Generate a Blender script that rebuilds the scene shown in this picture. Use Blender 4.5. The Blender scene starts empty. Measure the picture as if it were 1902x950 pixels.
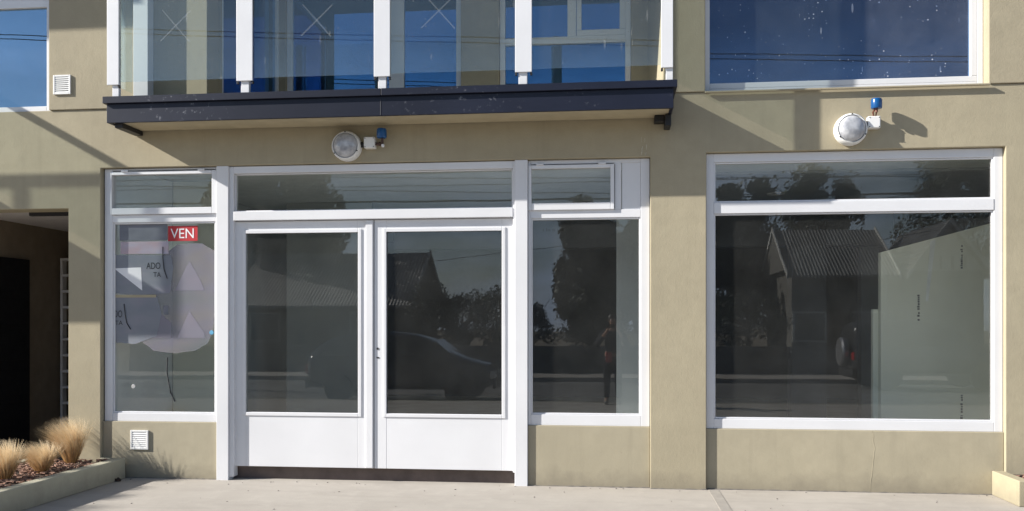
import bpy, bmesh, math, random
from mathutils import Vector, Matrix, noise as mnoise
random.seed(7)
sc = bpy.context.scene
COL = sc.collection
R = math.radians

# ------------------------------------------------------------------ camera
FPX, U0, VH, D, EYE = 1660.0, 951.0, 605.0, 8.3, 1.5        # focal length in photo pixels, centre column, horizon row
YAW = math.atan2(1135 - 951, FPX)
CY, SY = math.cos(YAW), math.sin(YAW)
cam = bpy.data.objects.new('camera', bpy.data.cameras.new('camera'))
COL.objects.link(cam)
cam.location = (0, -D, EYE)
cam.rotation_euler = (R(90), 0, YAW)
cam.data.sensor_width = 36
cam.data.lens = FPX / 1902 * 36
cam.data.shift_y = (VH - 475) / 1902
cam.data.clip_end = 1000
cam.data.clip_start = 0.02
sc.camera = cam

# ------------------------------------------------------------------ sky, sun, exposure
SUN = Vector((3.1, 1.0, -1.7)).normalized()                   # direction the light travels
sc.world = bpy.data.worlds.new('World')
sc.world.use_nodes = True
wn = sc.world.node_tree.nodes
wl = sc.world.node_tree.links
bg = wn['Background']
sky = wn.new('ShaderNodeTexSky')
sky.sky_type = 'NISHITA'
sky.sun_disc = False
sky.sun_elevation = math.asin(-SUN.z)
sky.sun_rotation = math.atan2(-SUN.x, -SUN.y)
sky.air_density = 1.0
sky.dust_density = 0.6
sky.ozone_density = 2.0
tc = wn.new('ShaderNodeTexCoord')
mp = wn.new('ShaderNodeMapping')
mp.inputs['Scale'].default_value = (1.0, 1.0, 3.2)
cn = wn.new('ShaderNodeTexNoise')
cn.inputs['Scale'].default_value = 3.4
cn.inputs['Detail'].default_value = 9
cn.inputs['Roughness'].default_value = 0.62
cr = wn.new('ShaderNodeMapRange')
cr.inputs[1].default_value = 0.36
cr.inputs[2].default_value = 0.66
cr.inputs[4].default_value = 0.9
sx = wn.new('ShaderNodeSeparateXYZ')
zr = wn.new('ShaderNodeMapRange')                              # thin cloud only low in the sky
zr.inputs[1].default_value = 0.225
zr.inputs[2].default_value = 0.31
zr.inputs[3].default_value = 1.0
zr.inputs[4].default_value = 0.04
mu = wn.new('ShaderNodeMath')
mu.operation = 'MULTIPLY'
mixc = wn.new('ShaderNodeMix')
mixc.data_type = 'RGBA'
mixc.inputs[7].default_value = (7.4, 9.2, 12.4, 1)
wl.new(tc.outputs['Generated'], mp.inputs[0])
wl.new(mp.outputs[0], cn.inputs['Vector'])
wl.new(cn.outputs['Fac'], cr.inputs[0])
wl.new(tc.outputs['Generated'], sx.inputs[0])
wl.new(sx.outputs[2], zr.inputs[0])
wl.new(cr.outputs[0], mu.inputs[0])
wl.new(zr.outputs[0], mu.inputs[1])
wl.new(mu.outputs[0], mixc.inputs[0])
wl.new(sky.outputs[0], mixc.inputs[6])
wl.new(mixc.outputs[2], bg.inputs['Color'])
bg.inputs['Strength'].default_value = 0.066
sun = bpy.data.objects.new('sun', bpy.data.lights.new('sun', 'SUN'))
COL.objects.link(sun)
sun.data.energy = 5.0
sun.data.angle = R(0.53)
sun.data.color = (1.0, 0.955, 0.88)
sun.rotation_euler = SUN.to_track_quat('-Z', 'Y').to_euler()
sun.location = (-12, -6, 14)
sc.view_settings.view_transform = 'Standard'
sc.view_settings.look = 'None'
sc.view_settings.gamma = 1
sc.view_settings.use_curve_mapping = False
sc.view_settings.exposure = 0.88
sc.cycles.max_bounces = 8
sc.cycles.transparent_max_bounces = 24
sc.cycles.caustics_reflective = False
sc.cycles.caustics_refractive = False

# ------------------------------------------------------------------ measuring: photo column/row on an upright plane y -> metres
def ux(u, y=0.0):
    t = (u - U0) / FPX
    return (D + y) * (t * CY - SY) / (CY + t * SY)
def vz(v, u, y=0.0):
    return EYE + (VH - v) * (-ux(u, y) * SY + (D + y) * CY) / FPX

# ------------------------------------------------------------------ mesh builder
class MB:
    def __init__(self):
        self.bm = bmesh.new()
    def box(self, x0, x1, y0, y1, z0, z1):
        vs = [self.bm.verts.new((x, y, z)) for x in (x0, x1) for y in (y0, y1) for z in (z0, z1)]
        for f in ((0, 1, 3, 2), (4, 6, 7, 5), (0, 4, 5, 1), (2, 3, 7, 6), (0, 2, 6, 4), (1, 5, 7, 3)):
            self.bm.faces.new([vs[i] for i in f])
        return vs
    def rbox(self, c, size, rot):
        vs = self.box(-size[0]/2, size[0]/2, -size[1]/2, size[1]/2, -size[2]/2, size[2]/2)
        m = Matrix.Translation(c) @ rot.to_4x4()
        for v in vs:
            v.co = m @ v.co
        return vs
    def prism(self, pts, axis, a, b):
        # pts: polygon in the two other axes (in x,y,z order), extruded along axis from a to b
        def P(p, w):
            q = list(p)
            q.insert(axis, w)
            return q
        A = [self.bm.verts.new(P(p, a)) for p in pts]
        B = [self.bm.verts.new(P(p, b)) for p in pts]
        n = len(pts)
        self.bm.faces.new(A)
        self.bm.faces.new(B[::-1])
        for i in range(n):
            self.bm.faces.new((A[i], B[i], B[(i+1) % n], A[(i+1) % n]))
    def lathe(self, prof, org, axis, seg=32):
        # prof: list of (radius, along); axis: Vector
        q = Vector((0, 0, 1)).rotation_difference(Vector(axis)).to_matrix()
        org = Vector(org)
        rings = []
        for r, h in prof:
            if r < 1e-6:
                rings.append([self.bm.verts.new(org + q @ Vector((0, 0, h)))])
            else:
                rings.append([self.bm.verts.new(org + q @ Vector((r*math.cos(2*math.pi*i/seg), r*math.sin(2*math.pi*i/seg), h))) for i in range(seg)])
        for a, b in zip(rings, rings[1:]):
            for i in range(seg):
                j = (i+1) % seg
                if len(a) == 1 and len(b) == 1:
                    continue
                if len(a) == 1:
                    self.bm.faces.new((a[0], b[j], b[i]))
                elif len(b) == 1:
                    self.bm.faces.new((a[i], a[j], b[0]))
                else:
                    self.bm.faces.new((a[i], a[j], b[j], b[i]))
        for ring in (rings[0], rings[-1]):
            if len(ring) > 2:
                self.bm.faces.new(ring)
    def tube(self, pts, r, seg=8, r1=None):
        pts = [Vector(p) for p in pts]
        r1 = r if r1 is None else r1
        rings = []
        n = len(pts)
        for i, p in enumerate(pts):
            d = (pts[min(i+1, n-1)] - pts[max(i-1, 0)]).normalized()
            up = Vector((0, 0, 1)) if abs(d.z) < .95 else Vector((0, 1, 0))
            a = d.cross(up).normalized()
            b = d.cross(a).normalized()
            rr = r + (r1-r)*i/max(n-1, 1)
            rings.append([self.bm.verts.new(p + (a*math.cos(2*math.pi*k/seg) + b*math.sin(2*math.pi*k/seg))*rr) for k in range(seg)])
        for a, b in zip(rings, rings[1:]):
            for k in range(seg):
                self.bm.faces.new((a[k], a[(k+1) % seg], b[(k+1) % seg], b[k]))
        self.bm.faces.new(rings[0][::-1])
        self.bm.faces.new(rings[-1])
    def wall(self, x0, x1, z0, z1, y0, y1, holes):
        # a wall slab in the xz plane with rectangular holes, one connected skin
        xs = sorted({x0, x1, *[min(max(h[i], x0), x1) for h in holes for i in (0, 1)]})
        zs = sorted({z0, z1, *[min(max(h[i], z0), z1) for h in holes for i in (2, 3)]})
        solid = {}
        for i in range(len(xs)-1):
            for k in range(len(zs)-1):
                cx, cz = (xs[i]+xs[i+1])/2, (zs[k]+zs[k+1])/2
                solid[i, k] = not any(h[0] < cx < h[1] and h[2] < cz < h[3] for h in holes)
        cache = {}
        def V(i, k, s):
            if (i, k, s) not in cache:
                cache[i, k, s] = self.bm.verts.new((xs[i], y1 if s else y0, zs[k]))
            return cache[i, k, s]
        for (i, k), ok in solid.items():
            if not ok:
                continue
            self.bm.faces.new((V(i, k, 0), V(i+1, k, 0), V(i+1, k+1, 0), V(i, k+1, 0)))
            self.bm.faces.new((V(i, k+1, 1), V(i+1, k+1, 1), V(i+1, k, 1), V(i, k, 1)))
            for (di, dk, a, b) in ((-1, 0, (i, k), (i, k+1)), (1, 0, (i+1, k+1), (i+1, k)), (0, -1, (i+1, k), (i, k)), (0, 1, (i, k+1), (i+1, k+1))):
                if not solid.get((i+di, k+dk), False):
                    self.bm.faces.new((V(*a, 0), V(*b, 0), V(*b, 1), V(*a, 1)))
    def build(self, name, mat, parent=None, bevel=0.0, smooth=False, loc=None, subsurf=0):
        bmesh.ops.recalc_face_normals(self.bm, faces=self.bm.faces)
        me = bpy.data.meshes.new(name)
        self.bm.to_mesh(me)
        self.bm.free()
        if mat:
            me.materials.append(mat)
        if smooth:
            for p in me.polygons:
                p.use_smooth = True
        o = bpy.data.objects.new(name, me)
        COL.objects.link(o)
        if parent:
            o.parent = parent
        if loc:
            o.location = loc
        if subsurf:
            s = o.modifiers.new('subdivision', 'SUBSURF')
            s.levels = s.render_levels = subsurf
        if bevel:
            b = o.modifiers.new('bevel', 'BEVEL')
            b.width = bevel
            b.segments = 2
            b.limit_method = 'ANGLE'
            b.angle_limit = R(40)
        if smooth and not subsurf:
            try:
                me.set_sharp_from_angle(angle=R(38))
            except Exception:
                pass
        return o

def tag(o, label=None, cat=None, group=None, kind=None):
    if label: o['label'] = label
    if cat: o['category'] = cat
    if group: o['group'] = group
    if kind: o['kind'] = kind
    return o
def thing(name, label, cat, loc=(0, 0, 0), rz=0, group=None):
    o = bpy.data.objects.new(name, None)
    o.empty_display_size = 0.1
    COL.objects.link(o)
    o.location = loc
    o.rotation_euler = (0, 0, rz)
    return tag(o, label, cat, group)
def box(name, mat, parent, dims, bevel=0.0):
    m = MB()
    m.box(*dims)
    return m.build(name, mat, parent, bevel)
def copy_tree(o, parent=None):
    c = o.copy()
    COL.objects.link(c)
    c.parent = parent
    for ch in list(o.children):
        copy_tree(ch, c)
    return c

# ------------------------------------------------------------------ materials
def new_mat(name):
    m = bpy.data.materials.new(name)
    m.use_nodes = True
    nt = m.node_tree
    return m, nt, nt.nodes, nt.links, nt.nodes['Principled BSDF']
def noise(nodes, links, vec, scale, detail=4, rough=.55):
    n = nodes.new('ShaderNodeTexNoise')
    n.inputs['Scale'].default_value = scale
    n.inputs['Detail'].default_value = detail
    n.inputs['Roughness'].default_value = rough
    links.new(vec, n.inputs['Vector'])
    return n.outputs['Fac']
def ramp(nodes, links, fac, a, b, lo=0.0, hi=1.0):
    n = nodes.new('ShaderNodeMapRange')
    links.new(fac, n.inputs[0])
    n.inputs[1].default_value, n.inputs[2].default_value = a, b
    n.inputs[3].default_value, n.inputs[4].default_value = lo, hi
    return n.outputs[0]
def mixrgb(nodes, links, fac, a, b, mode='MIX'):
    n = nodes.new('ShaderNodeMix')
    n.data_type = 'RGBA'
    n.blend_type = mode
    if isinstance(fac, float): n.inputs[0].default_value = fac
    else: links.new(fac, n.inputs[0])
    for s, v in ((6, a), (7, b)):
        if isinstance(v, tuple): n.inputs[s].default_value = (*v, 1)
        else: links.new(v, n.inputs[s])
    return n.outputs[2]
def bump(nodes, links, h, strength, dist):
    n = nodes.new('ShaderNodeBump')
    n.inputs['Strength'].default_value = strength
    n.inputs['Distance'].default_value = dist
    links.new(h, n.inputs['Height'])
    return n
def coords(nodes, kind='Object', scale=(1, 1, 1)):
    t = nodes.new('ShaderNodeTexCoord')
    if scale == (1, 1, 1):
        return t.outputs[kind]
    m = nodes.new('ShaderNodeMapping')
    m.inputs['Scale'].default_value = scale
    nodes.id_data.links.new(t.outputs[kind], m.inputs[0])
    return m.outputs[0]

def simple(name, col, rough=.5, metal=0.0, var=.12, scale=6.0, bstr=0.0, bscale=60.0):
    m, nt, N, L, P = new_mat(name)
    v = coords(N)
    f = noise(N, L, v, scale, 5)
    dark = tuple(c*(1-var) for c in col)
    light = tuple(min(1, c*(1+var)) for c in col)
    L.new(mixrgb(N, L, ramp(N, L, f, .3, .7), dark, light), P.inputs['Base Color'])
    L.new(ramp(N, L, noise(N, L, v, scale*2.3), .3, .7, max(.02, rough-.06), min(1, rough+.06)), P.inputs['Roughness'])
    P.inputs['Metallic'].default_value = metal
    if bstr:
        L.new(bump(N, L, noise(N, L, v, bscale, 6), bstr, .002).outputs[0], P.inputs['Normal'])
    return m

def stucco(name, col, grain=1.0):
    m, nt, N, L, P = new_mat(name)
    v = coords(N)
    big = noise(N, L, v, .9, 6, .6)
    mid = noise(N, L, v, 7, 6, .6)
    fine = noise(N, L, v, 95, 4, .7)
    und = noise(N, L, v, 4.5, 4, .5)
    c = mixrgb(N, L, ramp(N, L, big, .3, .7), tuple(x*.9 for x in col), tuple(min(1, x*1.08) for x in col))
    c = mixrgb(N, L, ramp(N, L, mid, .35, .75, 0, .5), c, tuple(x*.84 for x in col))
    vs = coords(N, 'Object', (9, 1, .5))
    streak = noise(N, L, vs, 1.0, 5, .6)
    c = mixrgb(N, L, ramp(N, L, streak, .54, .8, 0, .34), c, tuple(x*.72 for x in col))
    spec = noise(N, L, v, 26, 3, .5)
    c = mixrgb(N, L, ramp(N, L, spec, .70, .78, 0, .35), c, tuple(x*.7 for x in col))
    sz = N.new('ShaderNodeSeparateXYZ'); L.new(v, sz.inputs[0])
    sp_ = N.new('ShaderNodeMath'); sp_.operation = 'MULTIPLY_ADD'
    L.new(noise(N, L, v, 5, 6, .7), sp_.inputs[0]); sp_.inputs[1].default_value = -.32; L.new(sz.outputs[2], sp_.inputs[2])
    c = mixrgb(N, L, ramp(N, L, sp_.outputs[0], -.16, .02, .45, 0), c, (.17, .15, .12))     # rain splash along the foot of the wall
    L.new(c, P.inputs['Base Color'])
    P.inputs['Roughness'].default_value = .85
    P.inputs['Specular IOR Level'].default_value = .25
    h = N.new('ShaderNodeMath'); h.operation = 'MULTIPLY_ADD'
    L.new(fine, h.inputs[0]); h.inputs[1].default_value = .17*grain
    uu = N.new('ShaderNodeMath'); uu.operation = 'MULTIPLY'; L.new(und, uu.inputs[0]); uu.inputs[1].default_value = .38
    L.new(uu.outputs[0], h.inputs[2])
    h2 = N.new('ShaderNodeMath'); h2.operation = 'MULTIPLY_ADD'
    L.new(noise(N, L, v, 32, 4, .6), h2.inputs[0]); h2.inputs[1].default_value = .12*grain
    L.new(h.outputs[0], h2.inputs[2])
    L.new(bump(N, L, h2.outputs[0], .7, .014).outputs[0], P.inputs['Normal'])
    return m

def glass(name, f0=.04, tint=(.93, .97, .95), dust=.03, specks=0.0, dustcol=(.75, .76, .74), wave=.0006, rcol=(1, 1, 1)):
    m, nt, N, L, P = new_mat(name)
    N.remove(P)
    out = N['Material Output']
    v = coords(N)
    lw = N.new('ShaderNodeLayerWeight'); lw.inputs[0].default_value = .5
    pw = N.new('ShaderNodeMath'); pw.operation = 'POWER'; pw.inputs[1].default_value = 5
    L.new(lw.outputs['Facing'], pw.inputs[0])
    fr = N.new('ShaderNodeMath'); fr.operation = 'MULTIPLY_ADD'
    L.new(pw.outputs[0], fr.inputs[0]); fr.inputs[1].default_value = 1-f0; fr.inputs[2].default_value = f0
    tr = N.new('ShaderNodeBsdfTransparent'); tr.inputs[0].default_value = (*tint, 1)
    gl = N.new('ShaderNodeBsdfGlossy'); gl.inputs['Roughness'].default_value = 0.0; gl.inputs['Color'].default_value = (*rcol, 1)
    if wave:
        L.new(bump(N, L, noise(N, L, v, 1.6, 2, .4), .6, wave).outputs[0], gl.inputs['Normal'])
    mx = N.new('ShaderNodeMixShader')
    L.new(fr.outputs[0], mx.inputs[0]); L.new(tr.outputs[0], mx.inputs[1]); L.new(gl.outputs[0], mx.inputs[2])
    df = N.new('ShaderNodeBsdfDiffuse'); df.inputs[0].default_value = (*dustcol, 1)
    d = ramp(N, L, noise(N, L, v, 2.4, 6, .65), .25, .8, dust*.5, dust*1.6)
    if specks:
        vo = N.new('ShaderNodeTexVoronoi'); vo.inputs['Scale'].default_value = 26
        L.new(v, vo.inputs['Vector'])
        sepc = N.new('ShaderNodeSeparateColor'); L.new(vo.outputs['Color'], sepc.inputs[0])
        rad = ramp(N, L, sepc.outputs[0], .3, 1.0, 0, .21)      # only some cells carry a spot, of uneven size
        ls = N.new('ShaderNodeMath'); ls.operation = 'SUBTRACT'
        L.new(rad, ls.inputs[0]); L.new(vo.outputs['Distance'], ls.inputs[1])
        s2 = ramp(N, L, ls.outputs[0], 0, .05, 0, 1)
        mp2 = N.new('ShaderNodeMapping'); mp2.inputs['Rotation'].default_value = (0, .35, 0); mp2.inputs['Scale'].default_value = (22, 22, 4.5)
        L.new(v, mp2.inputs[0])
        vo2 = N.new('ShaderNodeTexVoronoi'); vo2.inputs['Scale'].default_value = 1
        L.new(mp2.outputs[0], vo2.inputs['Vector'])
        sep2 = N.new('ShaderNodeSeparateColor'); L.new(vo2.outputs['Color'], sep2.inputs[0])
        l2 = N.new('ShaderNodeMath'); l2.operation = 'SUBTRACT'
        L.new(ramp(N, L, sep2.outputs[0], .80, 1.0, 0, .26), l2.inputs[0]); L.new(vo2.outputs['Distance'], l2.inputs[1])
        mxx = N.new('ShaderNodeMath'); mxx.operation = 'MAXIMUM'
        L.new(s2, mxx.inputs[0]); L.new(ramp(N, L, l2.outputs[0], 0, .05, 0, .8), mxx.inputs[1])
        s2 = mxx.outputs[0]
        g = ramp(N, L, noise(N, L, v, 1.1, 3, .5), .36, .56, 0, specks)
        a = N.new('ShaderNodeMath'); a.operation = 'MULTIPLY_ADD'
        L.new(s2, a.inputs[0]); L.new(g, a.inputs[1]); L.new(d, a.inputs[2])
        d = a.outputs[0]
    m2 = N.new('ShaderNodeMixShader')
    L.new(d, m2.inputs[0]); L.new(mx.outputs[0], m2.inputs[1]); L.new(df.outputs[0], m2.inputs[2])
    L.new(m2.outputs[0], out.inputs['Surface'])
    return m

def pavement_mat():
    m, nt, N, L, P = new_mat('worn_concrete')
    v = coords(N)
    big = noise(N, L, v, .8, 6, .65)
    mid = noise(N, L, v, 5, 7, .65)
    vs = coords(N, 'Object', (.8, 3.6, 1))
    st = noise(N, L, vs, 1.4, 6, .6)
    fine = noise(N, L, v, 140, 3, .7)
    c = mixrgb(N, L, ramp(N, L, big, .3, .7), (.345, .315, .28), (.415, .382, .342))
    c = mixrgb(N, L, ramp(N, L, st, .50, .72, 0, .5), c, (.295, .268, .238))
    c = mixrgb(N, L, ramp(N, L, mid, .52, .75, 0, .6), c, (.45, .415, .372))
    c = mixrgb(N, L, ramp(N, L, fine, .62, .75, 0, .35), c, (.2, .19, .175))
    L.new(c, P.inputs['Base Color'])
    P.inputs['Roughness'].default_value = .9
    h = N.new('ShaderNodeMath'); h.operation = 'MULTIPLY_ADD'
    L.new(fine, h.inputs[0]); h.inputs[1].default_value = .25; L.new(mid, h.inputs[2])
    L.new(bump(N, L, h.outputs[0], .45, .01).outputs[0], P.inputs['Normal'])
    return m

def leaf_mat(name, a, b):
    m, nt, N, L, P = new_mat(name)
    v = coords(N)
    f = noise(N, L, v, 1.1, 4)
    g = noise(N, L, v, 9, 2)
    c = mixrgb(N, L, ramp(N, L, f, .35, .65), a, b)
    c = mixrgb(N, L, ramp(N, L, g, .4, .7, 0, .6), c, tuple(x*1.5 for x in b))
    L.new(c, P.inputs['Base Color'])
    P.inputs['Roughness'].default_value = .6
    return m

def attr_mat(name, attr, rough=.7, transl=0.0):
    m, nt, N, L, P = new_mat(name)
    a = N.new('ShaderNodeAttribute'); a.attribute_name = attr
    f = noise(N, L, coords(N), 30, 3)
    c = mixrgb(N, L, ramp(N, L, f, .3, .7, 0, .25), a.outputs['Color'], (.25, .13, .04))
    L.new(c, P.inputs['Base Color'])
    P.inputs['Roughness'].default_value = rough
    if transl:
        t = N.new('ShaderNodeBsdfTranslucent')
        L.new(c, t.inputs[0])
        mx = N.new('ShaderNodeMixShader'); mx.inputs[0].default_value = transl
        L.new(P.outputs[0], mx.inputs[1]); L.new(t.outputs[0], mx.inputs[2])
        L.new(mx.outputs[0], N['Material Output'].inputs['Surface'])
    return m

def corrugated(name, col):
    m, nt, N, L, P = new_mat(name)
    v = coords(N)
    w = N.new('ShaderNodeTexWave'); w.wave_type = 'BANDS'; w.bands_direction = 'X'
    w.inputs['Scale'].default_value = 2.6; w.inputs['Distortion'].default_value = 0
    L.new(v, w.inputs['Vector'])
    f = noise(N, L, v, 2, 6)
    L.new(mixrgb(N, L, ramp(N, L, f, .3, .7), tuple(c*.7 for c in col), col), P.inputs['Base Color'])
    P.inputs['Roughness'].default_value = .45
    P.inputs['Metallic'].default_value = .3
    L.new(bump(N, L, w.outputs['Fac'], 1.0, .06).outputs[0], P.inputs['Normal'])
    return m

WALLC = (.395, .348, .248)
M = dict(
    stucco=stucco('olive_beige_stucco', WALLC),
    stucco_up=stucco('olive_beige_stucco_upper', (.385, .338, .243)),
    apron=stucco('smooth_plaster', (.40, .357, .262), .35),
    white=simple('white_painted_metal', (.71, .715, .74), .38, var=.05, scale=1.3, bstr=.04, bscale=20),
    white_pl=simple('white_plastic', (.78, .78, .77), .45, var=.03),
    navy=None, black=simple('black_steel', (.012, .012, .014), .5),
    soffit=simple('cream_soffit_paint', (.42, .365, .25), .85, var=.08, bstr=.2),
    dark=simple('dark_rubber', (.015, .015, .017), .6),
    riser=simple('dark_brown_threshold', (.13, .10, .09), .75, var=.25, bstr=.3),
    pave=pavement_mat(),
    asphalt=simple('weathered_asphalt', (.15, .147, .14), .9, var=.3, scale=3, bstr=.6, bscale=180),
    planter=stucco('planter_plaster', (.42, .40, .31), .5),
    planter_y=stucco('cream_planter_plaster', (.40, .355, .245), .5),
    soil=simple('dark_soil', (.055, .036, .026), .95, var=.4, scale=30, bstr=.8, bscale=90),
    bark=simple('bark_chip', (.25, .145, .105), .85, var=.45, scale=25, bstr=.5),
    int_wall=simple('grey_interior_plaster', (.78, .80, .80), .9, var=.08, scale=1.5, bstr=.1),
    bounce_white=simple('white_bounce_plaster', (.85, .86, .84), .9, var=.04, scale=1.5),
    roof_dark=corrugated('dark_corrugated_sheet', (.15, .15, .15)),
    int_pier=simple('light_grey_pier_plaster', (.42, .44, .45), .9, var=.08, scale=1.5),
    int_mid=simple('mid_grey_partition', (.40, .42, .41), .9, var=.1, scale=1.5),
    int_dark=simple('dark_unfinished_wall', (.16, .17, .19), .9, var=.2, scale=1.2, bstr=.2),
    int_ceil=simple('interior_ceiling', (.87, .89, .85), .9, var=.05),
    int_floor=simple('interior_concrete_floor', (.72, .72, .70), .55, var=.2, scale=1.6),
    drywall=simple('green_grey_plasterboard', (.80, .80, .67), .85, var=.05, scale=1.4),
    ink=simple('black_ink', (.02, .02, .024), .7),
    board_ink=simple('faded_grey_ink', (.09, .09, .09), .7),
    pass_wall=simple('brown_passage_plaster', (.26, .215, .16), .9, var=.12, bstr=.3),
    pass_ceil=simple('pale_passage_ceiling', (.72, .69, .69), .9, var=.04),
    pass_floor=simple('passage_floor', (.16, .15, .14), .8, var=.2),
    gate=simple('black_gate_paint', (.006, .006, .008), .6),
    breeze=simple('whitewashed_block', (.7, .69, .68), .85, var=.1),
    glass_s=glass('storefront_glass', .045, (.972, .987, .98), .012, 0),
    glass_d=glass('door_glass', .045, (.965, .982, .978), .012, 0),
    glass_u=glass('coated_upper_glass', .18, (.72, .80, .9), .012, 0, (.72, .75, .82), rcol=(.22, .55, 1.0)),
    glass_r=glass('paint_spattered_glass', .08, (.72, .80, .9), .05, .9, (.62, .66, .78), rcol=(.36, .62, 1.0)),
    glass_l=glass('bright_coated_glass', .30, (.72, .80, .9), .02, 0, (.72, .75, .82), rcol=(.52, .78, 1.0)),
    glass_b=glass('balustrade_glass', .065, (.93, .96, .95), .012, .12, wave=.0003, rcol=(.72, .88, 1.0)),
    lens=None, blue=simple('blue_photocell_plastic', (.004, .075, .24), .3, var=.08),
    red=simple('red_print', (.42, .012, .02), .5, var=.1),
    lit_white=simple('white_print', (.8, .8, .82), .5, var=.03),
    grass=attr_mat('dry_feather_grass', 'blade', .6, .35),
    trunk=simple('bark', (.07, .05, .035), .95, var=.3, scale=8, bstr=.8, bscale=20),
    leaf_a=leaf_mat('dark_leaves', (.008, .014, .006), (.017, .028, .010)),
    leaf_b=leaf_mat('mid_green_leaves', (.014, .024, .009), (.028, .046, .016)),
    roof=corrugated('corrugated_roof_sheet', (.34, .33, .32)),
    house_wall=stucco('house_render', (.13, .125, .115)),
    timber=simple('weathered_white_timber', (.42, .42, .41), .6, var=.05),
    tyre=simple('tyre_rubber', (.012, .012, .012), .8),
    rim=simple('alloy_rim', (.5, .5, .52), .35, .8),
    car_dark=simple('dark_blue_car_paint', (.015, .017, .028), .12, .2, var=.05),
    car_white=simple('grey_car_paint', (.05, .052, .056), .15, .3, var=.03),
    car_glass=simple('car_window', (.008, .01, .012), .05, var=.02),
    tail=simple('red_tail_lamp', (.4, .01, .01), .25),
    headl=simple('headlamp_lens', (.6, .62, .65), .1),
    wire=simple('cable_sheath', (.012, .012, .012), .6),
    wood=simple('utility_pole_timber', (.13, .095, .065), .9, var=.25, scale=5, bstr=.4),
    skin=simple('skin', (.42, .24, .17), .55, var=.05),
    hair=simple('dark_hair', (.02, .014, .01), .5),
    cloth=simple('navy_cloth', (.02, .022, .032), .9, var=.15, scale=14, bstr=.3),
    jeans=simple('dark_trousers', (.018, .018, .022), .9, var=.15, scale=14, bstr=.3),
    shoe=simple('grey_shoe', (.2, .2, .2), .7),
    leafdry=simple('dry_leaf', (.035, .018, .012), .8, var=.3, scale=30),
    lit_filler=simple('dried_filler', (.5, .47, .38), .9),
    patch=simple('trowelled_patch', (.32, .295, .265), .9, var=.12, scale=9, bstr=.4),
    grout=simple('joint_filler', (.17, .155, .14), .95, var=.2),
)
def navy_mat():
    m, nt, N, L, P = new_mat('navy_painted_steel')
    v = coords(N)
    f = noise(N, L, v, 1.6, 5)
    c = mixrgb(N, L, ramp(N, L, f, .3, .7), (.006, .008, .019), (.011, .014, .030))
    sp = noise(N, L, v, 22, 5, .7)
    rg = ramp(N, L, noise(N, L, v, 1.1, 2), .52, .64)
    k = N.new('ShaderNodeMath'); k.operation = 'MULTIPLY'
    L.new(ramp(N, L, sp, .60, .70, 0, .5), k.inputs[0]); L.new(rg, k.inputs[1])
    L.new(mixrgb(N, L, k.outputs[0], c, (.35, .36, .4)), P.inputs['Base Color'])
    P.inputs['Roughness'].default_value = .42
    P.inputs['Specular IOR Level'].default_value = .35
    L.new(bump(N, L, noise(N, L, v, 2.2, 3), .35, .006).outputs[0], P.inputs['Normal'])
    return m
M['navy'] = navy_mat()
def lens_mat():
    m, nt, N, L, P = new_mat('frosted_lamp_glass')
    v = coords(N)
    P.inputs['Base Color'].default_value = (.44, .45, .48, 1)
    P.inputs['Roughness'].default_value = .14
    P.inputs['Specular IOR Level'].default_value = .9
    L.new(mixrgb(N, L, ramp(N, L, noise(N, L, v, 14, 3), .35, .65), (.30, .31, .34), (.52, .53, .56)), P.inputs['Base Color'])
    L.new(bump(N, L, noise(N, L, v, 18, 2), .3, .01).outputs[0], P.inputs['Normal'])
    return m
M['lens'] = lens_mat()
def smear(name, a, b, c, alpha):
    # sheet of see-through printed film: soft blotches of three inks
    m, nt, N, L, P = new_mat(name)
    v = coords(N, 'Object', (3.0, 1, 6.0))
    f = noise(N, L, v, 1.2, 2, .4)
    g = noise(N, L, v, .8, 2, .4)
    col = mixrgb(N, L, ramp(N, L, f, .35, .65), a, b)
    col = mixrgb(N, L, ramp(N, L, g, .5, .7), col, c)
    L.new(col, P.inputs['Base Color'])
    P.inputs['Roughness'].default_value = .5
    P.inputs['Alpha'].default_value = alpha
    return m

# ================================================================== SETTING
YK = -9.2
m = MB(); m.box(-45, 45, YK+.16, 0.4, -.3, 0)
tag(m.build('pavement', M['pave']), kind='structure')
m = MB(); m.box(-45, 45, YK, YK+.158, -.3, .004)
tag(m.build('kerb', M['planter'], bevel=.015), kind='structure')
m = MB(); m.box(-45, 45, -17.2, YK-.002, -.3, -.12)
tag(m.build('road', M['asphalt']), kind='structure')
m = MB(); m.box(-45, 45, -19.6, -17.202, -.3, 0.0)
tag(m.build('opposite_pavement', M['pave']), kind='structure')
m = MB(); m.box(-300, 300, -300, 300, -.8, -.31)
tag(m.build('ground', simple('dry_earth', (.16, .13, .09), .95, var=.3, scale=.4)), kind='structure')
m = MB(); m.box(-45, 45, -40, -19.602, -.305, -.01)
tag(m.build('garden_ground', simple('dry_garden_soil', (.2, .18, .12), .95, var=.4, scale=1.2, bstr=.6)), kind='structure')

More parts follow.
